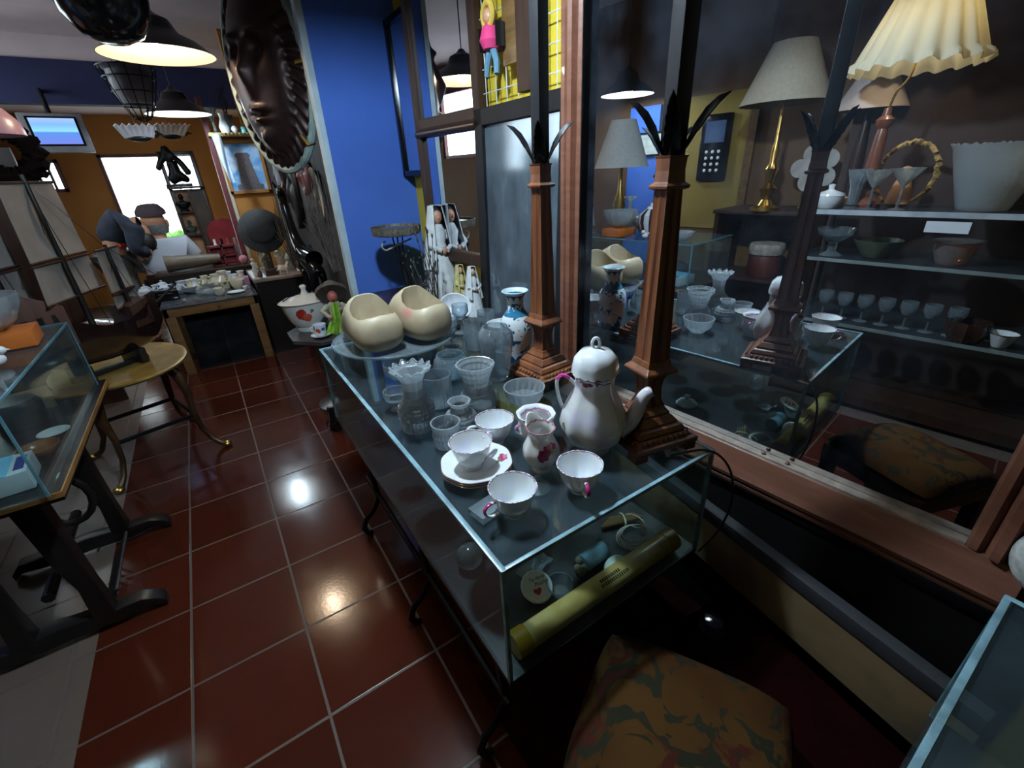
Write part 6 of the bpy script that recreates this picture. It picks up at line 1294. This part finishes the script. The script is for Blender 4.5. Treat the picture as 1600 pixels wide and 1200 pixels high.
sm = MB(); sm.lathe([(.236, .545), (.228, .565), (.212, .585), (.1, .86), (.098, .86), (.209, .584), (.224, .563), (.233, .545), (.236, .545)], 120, lambda t, z, r: (1+(.028*cos(18*t) if z > .58 else .05*cos(18*t)), .008*cos(18*t)*(z < .575))); sm.build('lamp_shade', m, g, (0, -.05, 0))
MB().ball((0, -.05, .70), .028, 14, 10).build('bulb', emit('warm_bulb', (1, .75, .42), 18), g)
g = thing('pink_lamp', 'unlit lamp with a small pinkish bell shade behind the pleated lamp', 'lamp', (-.46, -.37, S1)); MB().lathe([(0, 0), (.06, 0), (.06, .02), (.02, .04), (.03, .2), (.012, .4), (.01, .46), (0, .46)], 24).build('base', M['dark_wood'], g); shade(MB(), .075, .16, .16, .43).build('lamp_shade', plain('pink_linen', (.45, .36, .33), .9), g); MB().tube([(0, 0, .45), (0, 0, .57), (.073, 0, .585)], .004, 6).build('carrier', M['brass'], g)
v = MB().lathe(vessel([(0, 0), (.08, 0), (.085, .01), (.12, .12), (.155, .235), (.165, .25)], .006, .012), 64, lambda t, z, r: (1+.01*cos(30*t), .006*cos(26*t)*(z > .24))); single('punch_bowl', 'large cut glass punch bowl on the shelf unit, seen in the mirror', 'bowl', v, glass('glass_frost', (.95, .9, .86), .12, .3, .8, 60, .4), (-.16, -.93, S1))
def martini(label, x, y, h, r): 
    v = MB().lathe([(0, 0), (.035, 0), (.035, .003), (.006, .01), (.005, h*.55), (r, h), (r-.002, h), (.004, h*.57), (0, h*.56)], 36); return single('cocktail_glass', label, 'glass', v, M['glass'], (x, y, S1), group='stemmed glasses on the shelf unit')
martini('wide cocktail glass in front of the wreath figure, seen in the mirror', -.05, -.665, .17, .062); martini('cocktail glass right next to the ribbed goblet, seen in the mirror', -.05, -.56, .165, .06)
v = MB().lathe(vessel([(0, 0), (.034, 0), (.02, .02), (.024, .1), (.045, .17)], .003, .02), 40, flute(10, .06)); single('ribbed_goblet', 'ribbed clear goblet on the shelf unit, seen in the mirror', 'goblet', v, M['glass'], (-.05, -.495, S1))
g = thing('sugar_pot', 'frosted white lidded pot at the end of the shelf unit, seen in the mirror', 'pot', (-.08, -.39, S1)); MB().lathe(vessel([(0, 0), (.04, 0), (.06, .03), (.062, .055)], .004, .006), 36).build('body', M['white_china'], g); MB().lathe([(0, .056), (.064, .056), (.06, .066), (.02, .08), (.012, .085), (.015, .105), (0, .11)], 36).build('lid', M['white_china'], g)
g = thing('wreath_figure', 'gold wreath with a little figure sitting inside, seen in the mirror', 'ornament', (-.24, -.63, S1)); w_ = MB(); rr = random.Random(9)
for k in range(3): w_.tube([(.0+.012*sin(i*3+k), .11*cos(i*2*pi/40)+.008*sin(i*2+k), .14+.13*sin(i*2*pi/40)+.008*cos(i*2.3+k)) for i in range(40)], .009, 6, True)
w_.build('wreath', plain('straw_gold', (.40, .25, .08), .7, 0, .4, 30), g); MB().lathe([(0, .012), (.05, .012), (.045, .06), (.03, .11), (.012, .13), (0, .13)], 18).build('figure', plain('fig_orange', (.5, .24, .1), .6), g); MB().ball((0, 0, .15), .024, 12, 8).build('head', M['doll_skin'], g)
single('tape_box', 'cream card box with dark slot at the near end of the shelf unit', 'box', MB().span((-.06, -.05, 0), (.06, .05, .04)), M['cream'], (-.2, -.385, S1), bevel=.003)
rr = random.Random(12)
def dup(first, label, loc): c = copy_tree(first); c.location = loc; c['label'] = label; return c
wgm = MB().lathe([(0, 0), (.03, 0), (.03, .002), (.005, .008), (.004, .06), (.02, .068), (.034, .1), (.032, .13), (.030, .13), (.032, .1), (.018, .07), (0, .066)], 28)
nms = ['first', 'second', 'third', 'fourth', 'fifth', 'sixth', 'seventh']
fst = None
for k in range(7):
    loc = (-.10, -.48-.085*k, S3)
    lb = nms[k]+' wine glass in the row on the lowest glass shelf, counting from the window end'
    if fst is None: fst = single('wine_glass', lb, 'glass', wgm, M['glass'], loc, group='wine glasses on the lowest glass shelf')
    else: dup(fst, lb, loc)
single('dark_basket_bowl', 'dark brown ridged bowl beside the white cups on the lowest glass shelf', 'bowl', MB().lathe(vessel([(0, 0), (.05, 0), (.075, .05), (.07, .09)], .005, .006), 30, flute(9, .08)), M['dark_wood'], (-.06, -1.04, S3))
for k, (y, lb) in enumerate(((-1.15, 'white gilt cup near the brown bowl on the lowest glass shelf'), (-1.31, 'white gilt cup with saucer farther along the lowest glass shelf'))):
    g = thing('gilt_cup', lb, 'cup', (-.06, y, S3), rd(80), 'gilt cups on the lowest glass shelf')
    MB().lathe(vessel([(0, 0), (.024, 0), (.03, .01), (.045, .05), (.05, .06)], .003, .005), 32).build('body', M['white_china'], g); h = MB(); handle(h, [(.044, 0, .05), (.066, 0, .052), (.064, 0, .025), (.034, 0, .018)], .004); h.build('handle', M['white_china'], g); MB().tube([(.0495*cos(i*.2618), .0495*sin(i*.2618), .0605) for i in range(24)], .0016, 5, True).build('gilt_rim', M['gold'], g)
v = MB().lathe(vessel([(0, 0), (.05, 0), (.07, .05), (.075, .09), (.09, .1)], .004, .006), 40); single('amber_bowl', 'amber glass bowl on the middle glass shelf, seen in the mirror', 'bowl', v, glass('glass_amber', (.95, .6, .35), .05, .4), (-.12, -.90, S2))
single('jade_bowl', 'dull green bowl on the middle glass shelf, seen in the mirror', 'bowl', MB().lathe(vessel([(0, 0), (.05, 0), (.09, .06), (.1, .08)], .004, .006), 36), plain('jade', (.12, .13, .08), .3), (-.15, -.62, S2))
single('crystal_compote', 'crystal stemmed dish at the end of the middle glass shelf', 'dish', MB().lathe(vessel([(0, 0), (.05, 0), (.02, .02), (.02, .06), (.07, .1), (.08, .13)], .004, .07), 40, flute(12, .03)), M['glass'], (-.10, -.45, S2))
for o in [o for o in SC.objects if o not in before and o.parent is None]:      # set the shelf's contents back with the unit
    z = {S1: 1.1075, S2: .8555, S3: .5055}[min((S1, S2, S3), key=lambda s: abs(s-o.location.z))]
    p = CM+(o.location-CM)*KM; o.location = (p.x, p.y, z); o.scale = (KM,)*3
# desk with brass lamp and drum
g = thing('side_desk', 'dark desk by the yellow wall carrying the brass lamp, seen in the mirror', 'desk', (-1.02, .18, 0)); MB().span((-.25, -.28, 1.02), (.22, .34, 1.045)).build('top', M['brown_wood'], g, bevel=.003)
MB().span((-.25, -.27, .0), (-.20, .33, 1.02)).build('back_panel', M['ochre_wood'], g, smooth=False)
for y in (-.26, .31): MB().span((-.2, y-.015, 0), (.21, y+.015, 1.02)).build('side_panel', M['dark_wood'], g, smooth=False)
MB().span((-.2, -.25, .56), (.21, .30, .58)).build('shelf', M['brown_wood'], g, smooth=False)
g = thing('brass_lamp', 'tall brass lamp with wide beige shade on the dark desk, seen in the mirror', 'lamp', (-.86, .19, 1.0462)); MB().lathe([(0, 0), (.09, 0), (.09, .02), (.05, .035), (.03, .07), (.05, .12), (.055, .14), (.02, .17), (.03, .22), (.04, .26), (.02, .3), (.032, .36), (.012, .42), (.01, .6), (0, .6)], 32).build('base', M['brass'], g); shade(MB(), .12, .26, .32, .63).build('lamp_shade', beigeS, g); MB().tube([(0, 0, .59), (0, 0, .93), (.117, 0, .95)], .005, 6).build('carrier', M['brass'], g)
g = thing('disc_ornament', 'ornament of pale round discs behind the brass lamp, seen in the mirror', 'ornament', (-1.1, .0, 1.0462)); MB().lathe([(0, 0), (.06, 0), (.05, .015), (.012, .03), (.01, .22), (0, .22)], 20).build('stand', M['brass'], g)
for k in range(5): a = k*2*pi/5; MB().lathe([(0, 0), (.055, 0), (.058, .004), (0, .008)], 24, rot=Euler((0, pi/2, 0))).build('disc', plain('pearl_disc', (.5, .46, .42), .3), g, (.012, .09*cos(a), .25+.09*sin(a)))
g = thing('small_drum', 'red drum with pale rim on the shelf of the dark desk, seen in the mirror', 'drum', (-.95, .15, .5812)); MB().lathe([(0, 0), (.1, 0), (.11, .02), (.11, .15), (.1, .17), (0, .17)], 32).build('shell', plain('drum_red', (.09, .02, .015), .5), g); MB().lathe([(.09, .165), (.115, .165), (.118, .18), (.118, .22), (.11, .235), (0, .24), (0, .23), (.09, .2), (.09, .165)], 32).build('drum_head', plain('drum_hide', (.35, .32, .27), .7, 0, .4, 30), g)
g = thing('switchboard', 'black rounded panel with pale buttons on the yellow wall, seen in the mirror', 'panel', (-1.29, .80, 1.22)); MB().span((-.0, -.12, 0), (.05, .12, .48)).build('case', M['black_gloss'], g, bevel=.02); MB().span((.05, -.08, .28), (.053, .08, .43)).build('window', plain('panel_window', (.06, .1, .2), .1), g, smooth=False)
bt = MB()
for i in range(4):
    for j in range(3): bt.ball((.052, -.05+.05*j, .08+.045*i), (.006, .013, .013), 10, 6)
bt.build('buttons', M['white_china'], g)
framed('small_picture', 'small pale picture on the blue wall stretch, seen in the mirror', 'picture', 0, -.13, .13, 0, .19, .015, M['black_gloss'], plain('pale_print', (.6, .64, .58), .6, 0, .3, 9), .02, 0, 'print', pi)
SC.objects['small_picture'].location = (-1.268, 1.38, 1.43)
# ================================================================== lamps of the room
M['shade_black'] = plain('shade_black', (.008, .008, .01), .25); M['shade_inner'] = plain('shade_inner', (.62, .56, .46), .5, 0, 0)
def pendant(label, x, y, z, dia, colr, watt, es, h=.17, lit=True, cordtop=ZC, group='pendant lamps along the aisle'):
    g = thing('pendant_lamp', label, 'lamp', (x, y, z), 0, group); r = dia/2
    out_ = [(r, 0), (r*.72, h*.34), (r*.47, h*.52), (r*.42, h*.62), (r*.34, h*.86), (r*.14, h), (.018, h+.02)]
    sh_ = MB().lathe(out_+[(0, h+.02)], 56).build('shade', M['shade_black'], g)
    MB().lathe([(r*.985, .001), (r*.71, h*.34-.004), (r*.455, h*.52-.004), (r*.40, h*.62), (r*.3, h*.82), (0, h*.9)], 56).build('shade_lining', M['shade_inner'], sh_)
    MB().tube([(0, 0, h), (0, 0, cordtop-z)], .004, 6).build('cord', M['black_wood'], g); so_ = MB().tube([(0, 0, h*.9), (0, 0, h*.62)], .018, 12).build('socket', M['black_metal'], g)
    MB().ball((0, 0, h*.46), (.032, .032, .04), 16, 10).build('bulb', emit('bulb', colr, es) if lit else M['white_china'], so_)
    if lit:
        ld = bpy.data.lights.new('lamp_light', 'POINT'); ld.energy = watt; ld.color = colr; ld.shadow_soft_size = .04; lo_ = bpy.data.objects.new('lamp_light', ld); COL.objects.link(lo_); lo_.parent = g; lo_.location = (0, 0, h*.46-.05)
    return g
WARM, COOL = (1, .80, .58), (.64, .83, 1)
pendant('black pendant lamp with a warm bulb, the nearest lit one in view', .478, 1.94, 1.965, .50, WARM, 10, 40)
pendant('black pendant lamp with a cool white bulb, farther down the aisle', .525, 3.66, 1.895, .46, COOL, 22, 60)
pendant('pendant lamp with a cool bulb above the near end of the glass case', .74, -.16, 2.05, .46, COOL, 84, 60)
pendant('pendant lamp with a cool bulb over the left row, seen in the big mirror', -.86, 1.38, 1.87, .42, COOL, 14, 60)
g = thing('dark_globe_lamp', 'big unlit black glossy bowl lamp hanging left of the warm pendant', 'lamp', (.335, 1.50, 1.915)); g.scale = (.78,)*3; MB().lathe([(0, 0), (.06, .002), (.13, .035), (.185, .11), (.205, .2), (.19, .26), (.14, .31), (.05, .335), (0, .337)], 48).build('bowl', M['black_gloss'], g); MB().tube([(0, 0, .335), (0, 0, (ZC-1.915)/.78)], .005, 6).build('rod', M['black_metal'], g)
ld = bpy.data.lights.new('pleated_lamp_light', 'POINT'); ld.energy = 3.; ld.color = (1, .88, .62); ld.shadow_soft_size = .03; lo_ = bpy.data.objects.new('pleated_lamp_light', ld); COL.objects.link(lo_); lo_.location = CM+(Vector((-.12, -.57, S1+.66))-CM)*KM

# ================================================================== picture settings
vs_ = SC.view_settings; SC.display_settings.display_device = 'sRGB'; vs_.view_transform = 'Standard'; vs_.look = 'None'; vs_.exposure = 0.; vs_.gamma = 1; vs_.use_curve_mapping = False
cy_ = SC.cycles; cy_.max_bounces = 14; cy_.transmission_bounces = 12; cy_.transparent_max_bounces = 32; cy_.glossy_bounces = 6; cy_.diffuse_bounces = 3; cy_.caustics_refractive = False; cy_.caustics_reflective = False; cy_.sample_clamp_indirect = 8; cy_.use_denoising = True
